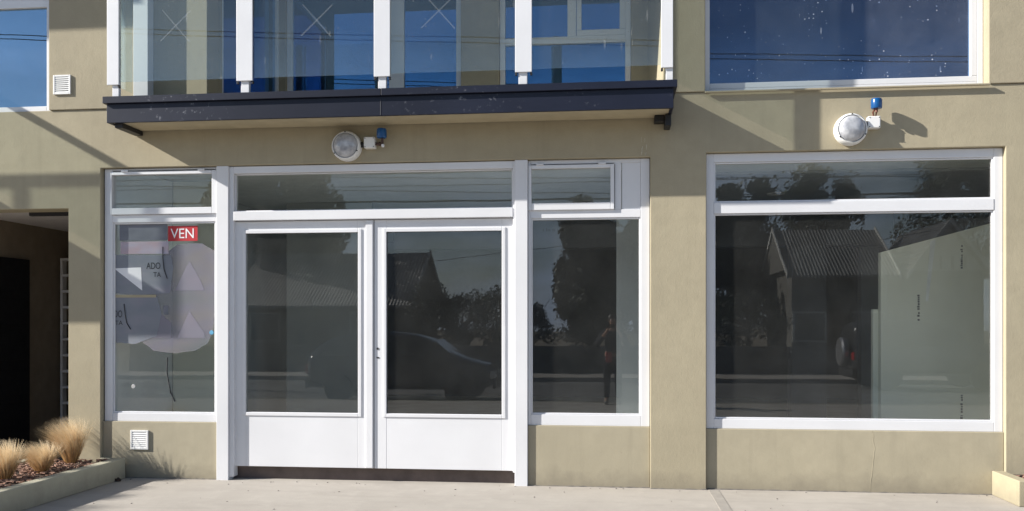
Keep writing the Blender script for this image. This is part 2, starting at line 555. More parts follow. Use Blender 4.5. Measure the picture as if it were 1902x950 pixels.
# ================================================================== BUILDING
B = thing('shop_building', 'olive beige stucco building with white framed shop windows and navy balcony', 'building')
XL, XS0, XS1, XR0, XR1 = ux(127), ux(187), ux(1208), ux(1312), ux(1868)
ZT, ZT2, ZG, ZLEDGE = 3.05, 3.078, 2.656, 3.629
m = MB()
m.wall(-11, 6.2, -.25, ZLEDGE, 0, .25, [(-6.9, XL, -1, ZG), (XS0, XS1, -1, ZT), (XR0, XR1, -1, ZT2)])
m.build('facade_wall', M['stucco'], B, bevel=.006)
XU0, XU1 = ux(1310, -.015), ux(1837, -.015)
XG0, XG1 = ux(385, -.015), ux(1243, -.015)                    # the loggia behind the balcony
YG = 1.9
XB0, XB1 = ux(530, YG), ux(856, YG)
XC0, XC1 = ux(927, YG), ux(1172, YG)
XW1 = ux(90.5, -.015)
m = MB()
m.wall(-11, 6.2, ZLEDGE+.002, 7.0, -.015, .25, [(-7.6, XW1, 3, 5.6), (XU0, XU1, 3, 5.9), (XG0, XG1, 3, 5.9)])
m.build('upper_wall', M['stucco_up'], B, bevel=.006)

def apron(x0, x1, ztop):
    m = MB(); m.box(x0+.001, x1-.001, .034, .2, -.25, ztop)
    return m.build('apron_wall', M['apron'], B, bevel=.006)
XD0, XD1 = ux(402, .01), ux(980, .01)
apron(XS0, XD0, .556)
apron(XD1, XS1, .566)
ap = apron(XR0, XR1, .556)
# hairline crack with a lip of filler down the apron under the big window
pts = []
for i in range(26):
    t = i/25
    pts.append((ux(1620, .034) + .018*math.sin(t*5.1) + .012*mnoise.noise((t*9, 1, 0)) + .03*max(0, .25-abs(t-.75)), .0345, .55 - t*.535))
m = MB(); m.tube(pts, .0022, 5)
m.build('crack', M['apron'], ap, smooth=True)

# dried filler drips on the wall right of the balcony soffit
rd = random.Random(3)
for k in range(9):
    u_, v_ = 1196+rd.uniform(-5, 5), 255+rd.uniform(0, 32)
    m = MB(); h_ = rd.uniform(.008, .05); x_ = ux(u_)
    m.tube([(x_, -.0005, vz(v_, u_)), (x_+rd.uniform(-.004, .004), -.0012, vz(v_, u_)-h_*.5), (x_, -.0005, vz(v_, u_)-h_)], rd.uniform(.002, .005), 6, .0015)
    m.build('filler_drip', M['lit_filler'], bpy.data.objects['facade_wall'], smooth=True)
m = MB(); m.box(ux(1316), ux(1316)+.09, -6, -.001, .0, .0035)
tag(m.build('pavement_patch', M['patch']), kind='structure')

rs = random.Random(11)
for (xa, xb, yy) in ((XS0+.2, XD0-.01, .034), (XD1+.01, XS1, .034), (XS1, XR0, 0.0), (XR0, XR1, .034), (XR1, 4.2, 0.0)):
    m = MB()
    n_ = int((xb-xa)/.035)+2
    m.tube([(xa+(xb-xa)*k/(n_-1), yy-.001-rs.random()*.004, .0015+rs.uniform(-.004, .004)) for k in range(n_)], .0055, 5)
    m.build('base_joint', M['grout'], B)

# ------------------------------------------------------------ storefront joinery
YF = .05
def pane(parent, x0, x1, z0, z1, y, mat, name='pane'):
    m = MB(); m.box(x0, x1, y, y+.006, z0, z1)
    return m.build(name, mat, parent)
def ring(mb, x0, x1, z0, z1, w, y0, y1, wt=None, wb=None):
    # frame of four butted bars
    wt = w if wt is None else wt
    wb = w if wb is None else wb
    mb.box(x0, x0+w, y0, y1, z0, z1)
    mb.box(x1-w, x1, y0, y1, z0, z1)
    mb.box(x0+w, x1-w, y0, y1, z1-wt, z1)
    mb.box(x0+w, x1-w, y0, y1, z0, z0+wb)
def bead(parent, x0, x1, z0, z1, y0, y1, w=.012):
    m = MB(); ring(m, x0, x1, z0, z1, w, y0, y1)
    return m.build('glazing_bead', M['white'], parent, bevel=.003)
ZM = vz(398, 300, YF)          # underside of the left vent light
ZTR = 2.59                     # transom rail
# left window
xa, xb = XS0+.012, XD0-.002
m = MB()
m.box(xa, ux(209, YF), YF, .12, .556, ZT-.004)
m.box(ux(400, YF), xb, YF, .12, .556, ZT-.004)
m.box(ux(209, YF), ux(400, YF), YF, .12, .556, vz(768, 300, YF))
m.box(ux(209, YF), ux(400, YF), YF, .12, vz(413, 300, YF), vz(399, 300, YF))
m.box(ux(209, YF), ux(400, YF), YF, .12, vz(316, 300, YF), ZT-.004)
wl_ = m.build('window', M['white'], B, bevel=.004)
tag(wl_, 'narrow window with posters and a vent light above')
pane(wl_, ux(207, YF), ux(401, YF), .60, vz(411, 300, YF), .084, M['glass_s'])
bead(wl_, ux(209, YF)+.001, ux(400, YF)-.001, vz(768, 300, YF)+.001, vz(413, 300, YF)-.001, .062, .083, .014)
def sash(parent, u0, u1, v0, v1, gu0, gu1, gv0, gv1, y=.028):
    uc = (u0+u1)/2
    m = MB()
    x0, x1, z1, z0 = ux(u0, y), ux(u1, y), vz(v0, uc, y), vz(v1, uc, y)
    gx0, gx1, gz1, gz0 = ux(gu0, y), ux(gu1, y), vz(gv0, uc, y), vz(gv1, uc, y)
    m.box(x0, gx0, y, .1, z0, z1); m.box(gx1, x1, y, .1, z0, z1)
    m.box(gx0, gx1, y, .1, gz1, z1); m.box(gx0, gx1, y, .1, z0, gz0)
    s = m.build('sash', M['white'], parent, bevel=.004)
    pane(parent, gx0-.01, gx1+.01, gz0-.01, gz1+.01, .066, M['glass_s'])
    for ux_ in (.14, .86):
        h = MB(); xx = x0 + (x1-x0)*ux_
        h.box(xx-.035, xx+.035, y-.012, y-.001, z1-.004, z1+.014)
        h.build('hinge', M['white'], parent, bevel=.003)
    g = MB(); g.box(x1+.001, x1+.006, .045, .06, z0, z1)
    g.build('sash_gap', M['dark'], parent)
    return s
sash(wl_, 205, 402, 318, 398, 207.5, 393, 324, 386)
# door frame with transom light
YP = .008
m = MB()
xp0, xp1 = XD0, ux(424, YP)
xq0, xq1 = ux(956, YP), XD1
m.box(xp0, xp1, YP, .13, -.02, ZT-.002)
m.box(xq0, xq1, YP, .13, -.02, ZT-.002)
yj = .032
m.box(xp1, ux(434, yj), yj, .13, .03, ZT-.006)                        # stepped inner jamb
m.box(xq0-.02, xq0, yj, .13, .12, ZT-.006)
zh0 = vz(318, 690, yj)
m.box(ux(434, yj), xq0-.02, yj, .13, zh0, ZT-.006)
zr1, zr0 = vz(390, 690, yj), vz(407, 690, yj)
m.box(ux(434, yj), xq0-.02, yj-.012, .13, zr0, zr1)
df = m.build('door_frame', M['white'], B, bevel=.004)
pane(df, ux(430, .09), ux(956, .09), zr1-.01, zh0+.01, .09, M['glass_s'], 'transom_pane')
bead(df, ux(434, yj)+.001, xq0-.021, zr1+.001, zh0-.001, .06, .089, .012)
m = MB(); m.box(ux(434, .15), xq0-.02, .15, .24, -.02, .128)
m.build('threshold', M['riser'], B, bevel=.005)
# door leaves
YD = .068
zd1, zd0 = zr0-.006, .130
def leaf(x0, x1, gx0, gx1, gz0, gz1, label):
    m = MB()
    m.box(x0, gx0, YD, .108, zd0, zd1); m.box(gx1, x1, YD, .108, zd0, zd1)
    m.box(gx0, gx1, YD, .108, gz1, zd1); m.box(gx0, gx1, YD+.001, .107, zd0, gz0)
    d = m.build('door_leaf', M['white'], B, bevel=.0035)
    tag(d, label)
    pane(d, gx0-.008, gx1+.008, gz0-.008, gz1+.008, .086, M['glass_d'])
    m = MB(); ring(m, gx0, gx1, gz0, gz1, .004, YD+.012, YD+.0175)
    m.build('gasket', M['dark'], d)
    m = MB(); ring(m, gx0-.035, gx1+.035, gz0-.035, gz1+.03, .034, YD-.009, YD-.001)
    m.build('glazing_bead', M['white'], d, bevel=.004)
    return d
gz0, gz1 = vz(768, 690, YD), vz(431, 690, YD)
xm = ux(694.5, YD)
l1 = leaf(ux(436, YD), xm-.004, ux(457, YD), ux(665, YD), gz0, gz1, 'door leaf without keyhole')
l2 = leaf(xm+.004, xq0-.023, ux(718, YD), ux(932, YD), gz0, gz1, 'door leaf with keyhole')
m = MB(); m.box(ux(680, YD), ux(693, YD), YD-.016, YD-.001, zd0+.005, zd1-.004)
m.build('astragal', M['white'], l1, bevel=.004)
m = MB(); m.lathe([(0, 0), (.011, 0), (.011, .004), (0, .004)], (ux(701.5, YD), YD-.0005, vz(648, 700, YD)), (0, -1, 0), 14)
m.build('keyhole', M['dark'], l2)
m = MB(); m.box(ux(699.5, YD), ux(704, YD), YD-.004, YD-.0005, vz(666, 700, YD), vz(663.5, 700, YD))
m.build('latch_slot', M['dark'], l2)
# window right of the door
x0, x1 = XD1+.002, XS1-.004
g0, g1 = ux(986, YF), ux(1190, YF)
zt2, zt1 = vz(405, 1090, YF), vz(390, 1090, YF)
zs = vz(771, 1090, YF)
m = MB()
m.box(x0, g0, YF, .12, .566, ZT-.004); m.box(g1, x1, YF, .12, .566, ZT-.004)
m.box(g0, g1, YF, .12, .566, zs); m.box(g0, g1, YF, .12, zt2, zt1)
m.box(g0, g1, YF, .12, vz(304, 1090, YF), ZT-.004)
m.box(ux(1140, YF), ux(1154, YF), YF, .12, zt1, vz(304, 1090, YF))
w2 = m.build('window', M['white'], B, bevel=.004)
tag(w2, 'narrow window with a blank white panel beside its vent light')
pane(w2, g0-.008, g1+.008, zs-.008, zt2+.008, .084, M['glass_s'])
bead(w2, g0+.001, g1-.001, zs+.001, zt2-.001, .062, .083, .014)
sash(w2, 981, 1141, 306, 390, 987, 1134, 313, 377)
m = MB(); m.box(ux(1155, .06)+.001, g1-.001, .060, .1, zt1+.001, vz(304, 1090, YF)-.001)
m.build('blank_panel', M['white'], w2, bevel=.002)
# big right window
x0, x1 = XR0+.003, XR1-.003
g0, g1 = ux(1326, YF), ux(1846, YF)
zs = vz(781, 1585, YF); zt2, zt1 = vz(394, 1585, YF), vz(373, 1585, YF)
m = MB()
m.box(x0, g0, YF, .12, .556, ZT2-.004); m.box(g1, x1, YF, .12, .556, ZT2-.004)
m.box(g0, g1, YF, .12, .556, zs); m.box(g0, g1, YF-.004, .12, zt2, zt1)
m.box(g0, g1, YF, .12, vz(297, 1585, YF), ZT2-.004)
w3 = m.build('window', M['white'], B, bevel=.004)
tag(w3, 'broad shop window with a long transom light')
pane(w3, g0-.008, g1+.008, zs-.008, zt2+.008, .084, M['glass_s'])
pane(w3, g0-.008, g1+.008, zt1-.008, vz(297, 1585, YF)+.008, .084, M['glass_s'], 'transom_pane')
bead(w3, g0+.001, g1-.001, zs+.001, zt2-.001, .062, .083, .014)
bead(w3, g0+.001, g1-.001, zt1+.001, vz(297, 1585, YF)-.001, .062, .083, .014)

# ------------------------------------------------------------ upper windows
def upper_window(x0, x1, z1, y, bars, panes, label, gmat='glass_u'):
    m = MB()
    z0 = ZLEDGE+.004
    ring(m, x0+.002, x1-.002, z0, z1, .05, y, y+.07)
    for b in bars:
        m.box(b[0], b[1], y+.002, y+.068, b[2], b[3])
    w = m.build('window', M['white'], B, bevel=.004)
    tag(w, label)
    for p in panes:
        pane(w, p[0], p[1], p[2], p[3], y+.034, M[gmat])
    return w
yu = .085
# left: only its right half shows
upper_window(-7.6, XW1, 5.598, .03, [(-7.55, XW1-.05, 4.67, 4.81)], [(-7.56, XW1-.04, 3.66, 4.68), (-7.56, XW1-.04, 4.80, 5.56)], 'broad upper window cut by the left of the view', 'glass_l')
w = upper_window(XU0, XU1, 5.898, .105, [(XU0+.053, XU1-.053, 3.684, 3.735), (XU1-.105, XU1-.053, 3.736, 5.84)], [(XU0+.04, XU1-.04, 3.66, 5.86)], 'broad upper window spattered with paint', 'glass_r')
m = MB(); m.box(XU0-.004, XU1+.004, -.045, -.016, ZLEDGE-.016, ZLEDGE-.001)
m.build('sill', M['stucco_up'], w, bevel=.003)
# loggia: side walls, back wall with a sliding door and a window, ceiling
m = MB(); m.wall(XG0-.14, XG1+.3, 3.561, 5.9, YG, YG+.16, [(XB0, XB1, 3, 5.7), (XC0, XC1, 3.6, 5.7)])
m.build('loggia_wall', M['stucco_up'], B, bevel=.005)
XGB = ux(1203, YG)
m = MB(); m.prism([(XG1, .251), (XG1+.3, .251), (XG1+.3, YG-.001), (XGB, YG-.001)], 2, 3.561, 5.9); m.build('loggia_wall', M['stucco_up'], B)
m = MB(); m.box(XG0-.14, XG0, .251, .32, 3.561, 5.9); m.box(XG0-.14, XG0, .32, YG-.001, 5.6, 5.9); m.build('loggia_wall', M['stucco_up'], B)
m = MB(); m.box(XG0-.14, XG1+.14, .251, 2.05, 5.902, 5.98); m.build('loggia_ceiling', M['soffit'], B)
m = MB()
xg = XG0-.07
m.box(xg, xg+.06, .325, .375, 3.565, 5.595); m.box(xg, xg+.06, YG-.055, YG-.005, 3.565, 5.595)
m.box(xg, xg+.06, .376, YG-.056, 3.565, 3.625); m.box(xg, xg+.06, .376, YG-.056, 5.535, 5.595)
sw = m.build('window', M['white'], B, bevel=.004); tag(sw, 'side window in the left cheek of the loggia')
m = MB(); m.box(xg+.026, xg+.032, .37, YG-.05, 3.61, 5.55); m.build('pane', M['glass_u'], sw)
y = YG+.05
def back_window(x0, x1, z0, z1, bars, panes, label):
    m = MB()
    ring(m, x0+.002, x1-.002, z0, z1, .062, y, y+.07)
    for b in bars:
        m.box(b[0], b[1], y+.002, y+.068, b[2], b[3])
    w = m.build('window', M['white'], B, bevel=.004)
    tag(w, label)
    for p in panes:
        pane(w, p[0], p[1], p[2], p[3], y+.034, M['glass_u'])
back_window(XB0, XB1, 3.565, 5.698, [(ux(722, y), ux(750, y), 3.628, 5.635)],
            [(XB0+.05, ux(724, y), 3.62, 5.64), (ux(748, y), XB1-.05, 3.62, 5.64)], 'wide sliding door at the back of the loggia')
zb1, zb0 = vz(68, 1050, y), vz(81, 1050, y)
back_window(XC0, XC1, 3.602, 5.698, [(XC0+.064, XC1-.064, zb0, zb1), (ux(1054, y), ux(1070, y), zb1+.001, 5.634),
             (ux(1071, y), ux(1080, y), zb1+.07, 5.634), (ux(1151, y), XC1-.065, zb1+.07, 5.634), (ux(1071, y), XC1-.065, zb1+.001, zb1+.068)],
             [(XC0+.05, XC1-.05, 3.65, zb0+.01), (XC0+.05, ux(1057, y), zb1-.01, 5.65), (ux(1068, y), XC1-.05, zb1-.01, 5.65)], 'loggia window with an opening upper light')

# ------------------------------------------------------------ balcony
YB = -.42
xs0, xs1 = ux(198, YB), ux(1251, YB)
m = MB(); m.box(xs0+.03, xs1-.03, YB+.03, -.016, 3.402, 3.565)
bal = m.build('balcony', M['soffit'], B)
m = MB()
m.prism([(xs0, YB), (xs1, YB), (xs1, -.002), (xs1-.028, -.002), (xs1-.028, YB+.028), (xs0+.028, YB+.028), (xs0+.028, -.002), (xs0, -.002)], 2, 3.392, 3.566)
m.box(ux(707, YB)-.003, ux(707, YB)+.003, YB-.003, YB+.01, 3.393, 3.565)
m.build('fascia', M['navy'], bal, bevel=.003)
m = MB(); m.box(ux(190, YB-.03), ux(707, YB-.03)-.002, YB-.03, -.017, 3.568, 3.632)
m.box(ux(707, YB-.03)+.002, ux(1258, YB-.03), YB-.0303, -.017, 3.5682, 3.6322)
m.build('cap_flashing', M['navy'], bal, bevel=.003)
m = MB()
m.box(xs0+.05, xs0+.13, YB+.05, -.004, 3.355, 3.40)
m.build('bracket', M['black'], bal, bevel=.004)
m = MB()
m.box(xs1-.06, xs1-.005, -.20, -.004, 3.29, 3.3915)
m.box(xs1-.15, xs1-.061, -.14, -.004, 3.345, 3.40)
m.build('bracket', M['black'], bal, bevel=.004)
ZGB = 3.772
posts = [(200, 222, 208, 220), (440, 470, 447, 462), (695, 725, 702, 717), (957, 988, 963, 979), (1228, 1250, 1237, 1250)]
for a, b, c, d in posts:
    m = MB()
    m.box(ux(c, YB), ux(d, YB), YB+.005, YB+.045, 3.633, 5.6)
    m.box(ux(a, YB), ux(b, YB), YB-.014, YB+.004, ZGB-.03, 5.6)
    p = m.build('balcony_post', M['white'], bal, bevel=.003)
m = MB(); m.box(ux(250, -.1), ux(277, -.1), -.125, -.016, 3.634, 5.6)
m.build('balcony_post', M['white'], bal, bevel=.003)
for i in range(4):
    xa, xb = ux(posts[i][1], YB)-.012, ux(posts[i+1][0], YB)+.012
    m = MB(); m.box(xa, xb, YB+.0065, YB+.0145, ZGB, 5.6)
    m.build('glass_panel', M['glass_b'], bal)
    for xx in (xa-.004, xb-.014):
        m = MB(); m.box(xx, xx+.018, YB-.004, YB+.02, ZGB-.055, ZGB-.031)
        m.build('clip', M['dark'], bal, bevel=.002)
for xx in (xs0+.02, xs1-.028):
    m = MB(); m.box(xx, xx+.008, YB+.05, -.02, ZGB, 5.6)
    m.build('glass_panel', M['glass_b'], bal)
# taped crosses and smears left on the panes
def cross(uc, vc, r, tilt=0):
    m = MB()
    c = Vector((ux(uc, YB), YB+.0045, vz(vc, uc, YB)))
    for a in (.85+tilt, -.75+tilt):
        m.rbox(c, (r*2, .0012, .012), Matrix.Rotation(a, 3, 'Y'))
        c = c + Vector((0, -.0014, 0))
    return m.build('tape_cross', smear('clear_tape', (.5, .55, .6), (.6, .65, .7), (.4, .45, .5), .07), bal)
cross(326, 48, .2); cross(588, 38, .2); cross(815, 20, .22)

# balconies of the part of the building left of the view: they throw the slanted shadows on the wall
def side_balcony(xe, d, ztop, thick, rail):
    m = MB(); m.box(xe-4, xe, -d, -.02, ztop-thick, ztop)
    b = m.build('balcony', M['soffit'], B)
    if rail:
        for z0, z1 in ((ztop+1.0, ztop+1.06),):
            m = MB()
            m.box(xe-4, xe, -d, -d+.05, z0, z1)
            m.box(xe-.05, xe, -d+.05, -.02, z0, z1)
            m.build('handrail', M['white'], b)
        for xx in (xe-.05, ux(55)-3.1*d-.03, xe-2.6):
            m = MB(); m.box(xx, xx+.05, -d+.001, -d+.049, ztop, ztop+.999)
            m.build('balcony_post', M['white'], b)
        m = MB(); m.box(xe-4, xe-.06, -d+.02, -d+.028, ztop+.12, ztop+.99)
        m.box(xe-.03, xe-.022, -d+.06, -.03, ztop+.12, ztop+.99)
        m.build('glass_panel', M['glass_b'], b)
    return b
side_balcony(ux(282)-3.1*.99, .99, 3.545, .34, True)
side_balcony(ux(348)-3.1*.9, .9, 6.2, .28, False)

# ------------------------------------------------------------ interior and shell
def part(name, mat, *dims, bevel=0.0):
    m = MB(); m.box(*dims)
    return m.build(name, mat, B, bevel)
part('roof_slab', M['int_wall'], -11, 6.2, .251, 12, 6.7, 7.0)
part('back_wall', M['int_dark'], -11, 6.2, 9.0, 9.25, -.25, 6.7)
part('side_wall', M['int_dark'], -11, -10.75, .251, 9.0, -.25, 6.7)
part('side_wall', M['int_dark'], 5.95, 6.2, .251, 9.0, -.25, 6.7)
part('upper_floor', M['int_ceil'], -10.74, 5.94, .251, 8.99, 3.16, 3.56)
part('shop_floor', M['int_floor'], XS0-.06, 5.94, .251, 8.99, -.2, .118)
part('shop_side_wall', M['int_wall'], XS0-.26, XS0-.03, .251, 8.99, -.2, 3.155)
part('pier', M['int_pier'], ux(1145, 1.3), .80, 1.3, 1.5, .119, 3.155)
part('partition_wall', M['drywall'], XS0-.02, ux(420, 1.5), 1.5, 1.6, .119, 3.155)
part('partition_wall', M['int_mid'], ux(421, 1.5), ux(690, 3.4), 3.4, 3.5, .119, 3.155)
part('ceiling_beam', M['int_dark'], ux(691, 3.4), 3.9, 4.6, 4.899, 2.62, 3.155)
part('ceiling_panel', M['int_pier'], .9, 4.88, 1.55, 4.59, 3.13, 3.158)
part('partition_wall', M['bounce_white'], XS1+.02, XR0-.02, .251, 1.299, .119, 3.155)  # unseen white wall added to bounce sunlight onto the plasterboard
part('shop_side_wall', M['int_dark'], 4.9, 5.1, .251, 8.99, .119, 3.155)
part('pier', M['int_pier'], ux(1600, 5.2), ux(1632, 5.2), 5.2, 5.4, .119, 3.155)
part('pier', M['int_dark'], ux(1470, 4.6), ux(1535, 4.6), 4.6, 4.9, .119, 3.155)
YW = 1.16                                                     # raked plasterboard partition a step behind the broad window
xw0, xw1 = ux(1636, YW), 4.88
zw0, zw1 = vz(469, 1636, YW), vz(415, 1840, YW)
zw2 = zw1 + (zw1-zw0)/(ux(1840, YW)-xw0)*(xw1-ux(1840, YW))
m = MB(); m.prism([(xw0, .119), (xw1, .119), (xw1, zw2), (xw0, zw0)], 1, YW, YW+.09)
dw = m.build('plasterboard_wall', M['drywall'], B, bevel=.002)
m = MB(); m.box(ux(1621, YW+.1), xw0+.02, YW+.0905, YW+.16, .119, vz(575, 1628, YW+.1))
m.build('plasterboard_edge', M['drywall'], dw)
m = MB(); m.prism([(ux(1719, YW), vz(560, 1720, YW)), (ux(1724, YW), vz(560, 1720, YW)), (ux(1738, YW), vz(446, 1735, YW)), (ux(1728, YW), vz(448, 1730, YW))], 1, YW-.003, YW-.0003)
m.build('filler_smear', simple('pale_joint_filler', (.80, .81, .76), .9), dw)
m = MB()                                                      # rows of printing on the boards, too small to read
for (uu, v0, v1) in ((1788, 456, 501), (1708, 548, 596), (1788, 734, 776)):
    z, ze = vz(v0, uu, YW), vz(v1, uu, YW)
    while z > ze:
        h = random.uniform(.010, .024)
        w = random.uniform(.012, .024)
        m.box(ux(uu, YW)-w, ux(uu, YW), YW-.0018, YW-.0004, z-h, z)
        z -= h + random.choice((.006, .008, .024))
m.build('board_print', M['board_ink'], dw)
m = MB()
x = ux(1008, 4.58)
while x < ux(1046, 4.58):
    w = random.uniform(.012, .03)
    m.box(x, x+w, 4.594, 4.599, 2.86, 2.86+random.uniform(.03, .05))
    x += w + random.choice((.006, .008, .03))
m.build('board_print', M['board_ink'], B)
# a round downlight in the ceiling of the right-hand shop
dl = thing('ceiling_downlight', 'round recessed downlight in the ceiling behind the broad shop window', 'ceiling light', (ux(1441, 3.0), 3.0, 3.128))
m = MB(); m.lathe([(.075, 0), (.11, 0), (.105, -.012), (.08, -.012), (.075, 0)], (0, 0, 0), (0, 0, 1), 28); m.build('trim_ring', M['white_pl'], dl, smooth=True)
m = MB(); m.lathe([(0, -.003), (.074, -.003), (.074, -.001), (0, -.001)], (0, 0, 0), (0, 0, 1), 28); m.build('diffuser', M['lens'], dl)
# upper rooms
part('room_wall', M['int_dark'], -10.74, 5.94, 4.6, 4.7, 3.561, 6.69)
for xx in (-5.2, .75):
    part('room_wall', M['int_wall'], xx, xx+.15, .251, 4.59, 3.561, 6.69)
# passage on the left
part('passage_wall', M['pass_wall'], -7.1, -6.9, .251, 2.6, -.2, 2.7)
part('passage_wall', M['pass_wall'], -7.1, XS0-.27, 3.2, 3.4, -.2, 3.155)
part('passage_wall', M['pass_wall'], XS0-.45, XS0-.27, .251, 3.19, -.2, 2.7)
part('passage_ceiling', M['pass_ceil'], -7.1, XS0-.27, .251, 3.2, 2.70, 2.76)
part('passage_floor', M['pass_floor'], -6.899, XS0-.452, .02, 3.19, -.2, .012)
m = MB(); m.box(-6.895, -6.86, .28, 1.62, .02, 2.28)
gt = m.build('gate_leaf', M['gate'], B, bevel=.006)
m = MB()
for k in range(5):
    zz = .3+k*.4
    m.box(-6.859, -6.852, .34, 1.56, zz, zz+.3)
m.build('gate_panel', M['gate'], gt, bevel=.004)
lf = MB(); lf.box(-6.1, -5.42, .5, .56, 2.655, 2.698)
tag(lf.build('ceiling_light_bar', M['black'], bevel=.005), 'slim black light bar under the pale ceiling of the dark passage', 'light bar')
# pierced block screen at the back of the passage
scr = thing('block_screen', 'narrow whitewashed pierced block screen beside the pillar in the dark passage', 'screen wall', (ux(111.5, 2.2), 2.2, .012))
m = MB()
ww = .46
nrow, hcell = 11, .2
H_ = .28 + nrow*hcell - .1
for k in range(nrow+1):
    z = .10 + k*hcell
    m.box(0, ww, 0, .09, z, z+.032)
for k in range(3):
    m.box(k*(ww-.032)/2, k*(ww-.032)/2+.032, .001, .089, .0, .10+nrow*hcell+.03)
m.build('block_lattice', M['breeze'], scr, bevel=.004)
m = MB(); m.box(-.02, ww+.02, -.004, .094, -.0, .099)
m.build('footing', M['breeze'], scr)

# ================================================================== THINGS ON THE FACADE
def vent(u0, u1, v0, v1, yw, label):
    uc, vc = (u0+u1)/2, (v0+v1)/2
    w = ux(u1)-ux(u0)
    h = vz(v0, uc)-vz(v1, uc)
    t = thing('vent_grille', label, 'vent', (ux(uc), yw, vz(vc, uc)), group='white vent grilles')
    m = MB(); ring(m, -w/2, w/2, -h/2, h/2, .018, -.016, 0)
    m.build('frame', M['white_pl'], t, bevel=.003)
    m = MB(); m.box(-w/2+.018, w/2-.018, -.003, 0, -h/2+.018, h/2-.018)
    m.build('backing', simple('vent_backing', (.12, .12, .13), .8), t)
    n = 8
    hh = (h-.036)/n
    for k in range(n):
        m = MB()
        z = -h/2+.018+(k+.5)*hh
        m.rbox(Vector((0, -.0095, z)), (w-.038, .003, hh*1.02), Matrix.Rotation(R(-32), 3, 'X'))
        m.build('slat', M['white_pl'], t)
    return t
vent(102, 134, 141, 177, -.0155, 'small white louvred vent on the upper wall beside the blue window')
vent(240, 273, 800, 836, .0335, 'small white louvred vent low on the wall below the poster window')

def lamp(u, v, label):
    t = thing('bulkhead_lamp', label, 'wall light', (ux(u, -.05), -.001, vz(v, u, -.05)), group='round bulkhead lamps')
    m = MB(); m.lathe([(.11, 0), (.138, 0), (.141, .03), (.139, .075), (.131, .096), (.123, .102), (.117, .094), (.117, .05)], (0, 0, 0), (0, -1, 0), 56)
    m.build('rim', M['white_pl'], t, smooth=True)
    m = MB(); m.lathe([(.1165, .07), (.1165, .092), (.108, .112), (.085, .13), (.05, .141), (.02, .1445), (0, .145)], (0, 0, 0), (0, -1, 0), 48)
    m.build('glass_cover', M['lens'], t, smooth=True)
    for a in (90, 215, 335):
        m = MB(); m.lathe([(0, .1), (.006, .1), (.006, .107), (0, .108)], (.1275*math.cos(R(a)), 0, .1275*math.sin(R(a))), (0, -1, 0), 10)
        m.build('screw', M['dark'], t)
    return t
lamp(644, 272, 'round bulkhead lamp in the shade under the navy balcony')
lamp(1580, 241, 'sunlit round bulkhead lamp above the broad right shop window')

def sensor(ub, vb, us, vs, label, side):
    yb = -.07
    x, z = ux(ub, yb), vz(vb, ub, yb)
    t = thing('photocell_sensor', label, 'light sensor', (x, -.001, z), group='blue photocells beside the lamps')
    m = MB(); m.box(-.053, .053, -.075, 0, -.053, .053)
    bx = m.build('junction_box', M['white_pl'], t, bevel=.008)
    for a, b in ((-1, 1), (1, 1), (-1, -1), (1, -1)):
        m = MB(); m.lathe([(0, 0), (.005, 0), (.004, .003), (0, .003)], (a*.041, -.0752, b*.041), (0, -1, 0), 8)
        m.build('screw', M['dark'], bx)
    m = MB(); m.lathe([(.022, 0), (.022, .018), (.028, .02), (.028, .045), (0, .045)], (-.053, -.04, -.015), (-1, 0, 0), 16)
    m.build('cable_gland', M['dark'], t, smooth=True)
    sx_, sz_ = ux(us, -.1)-x, vz(vs, us, -.1)-z
    m = MB(); m.lathe([(0, -.043), (.043, -.043), (.047, -.036), (.047, .03), (.041, .043), (0, .043)], (sx_, -.1, sz_), (0, 0, 1), 28)
    m.build('photocell_cap', M['blue'], t, smooth=True)
    m = MB()
    if side:
        m.lathe([(.014, 0), (.014, .03), (.02, .032), (.02, .05), (0, .05)], (.053, -.04, -.01), (1, 0, 0), 14)
        m.tube([(.1, -.045, -.01), (sx_, -.08, -.012), (sx_+.004, -.1, sz_-.044)], .011, 8)
        m.tube([(sx_+.006, -.1, sz_-.05), (sx_+.01, -.1, sz_-.1)], .009, 8)
    else:
        m.tube([(.0, -.05, .052), (-.012, -.07, .085), (sx_-.008, -.1, sz_-.04)], .008, 8)
        m.tube([(.018, -.045, .052), (.02, -.06, .08), (sx_+.008, -.1, sz_-.04)], .007, 8)
        m.tube([(sx_, -.1, sz_-.075), (sx_, -.1, sz_-.042)], .013, 10)
    m.build('cable', simple('brown_cable', (.05, .02, .015), .5) if side else simple('copper_brown_cable', (.16, .06, .035), .45), t, smooth=True)
    if side:
        m = MB(); m.lathe([(0, -.018), (.012, -.014), (.016, 0), (.012, .012), (0, .014)], (sx_+.011, -.1, sz_-.115), (0, 0, 1), 14)
        m.build('lens_tip', M['lit_white'], t, smooth=True)
    return t
sensor(686, 265, 709, 248, 'photocell in the shade with white box and dark blue cap under the balcony', True)
sensor(1624, 227, 1628, 193, 'sunlit photocell with white box and bright blue cap by the right lamp', False)

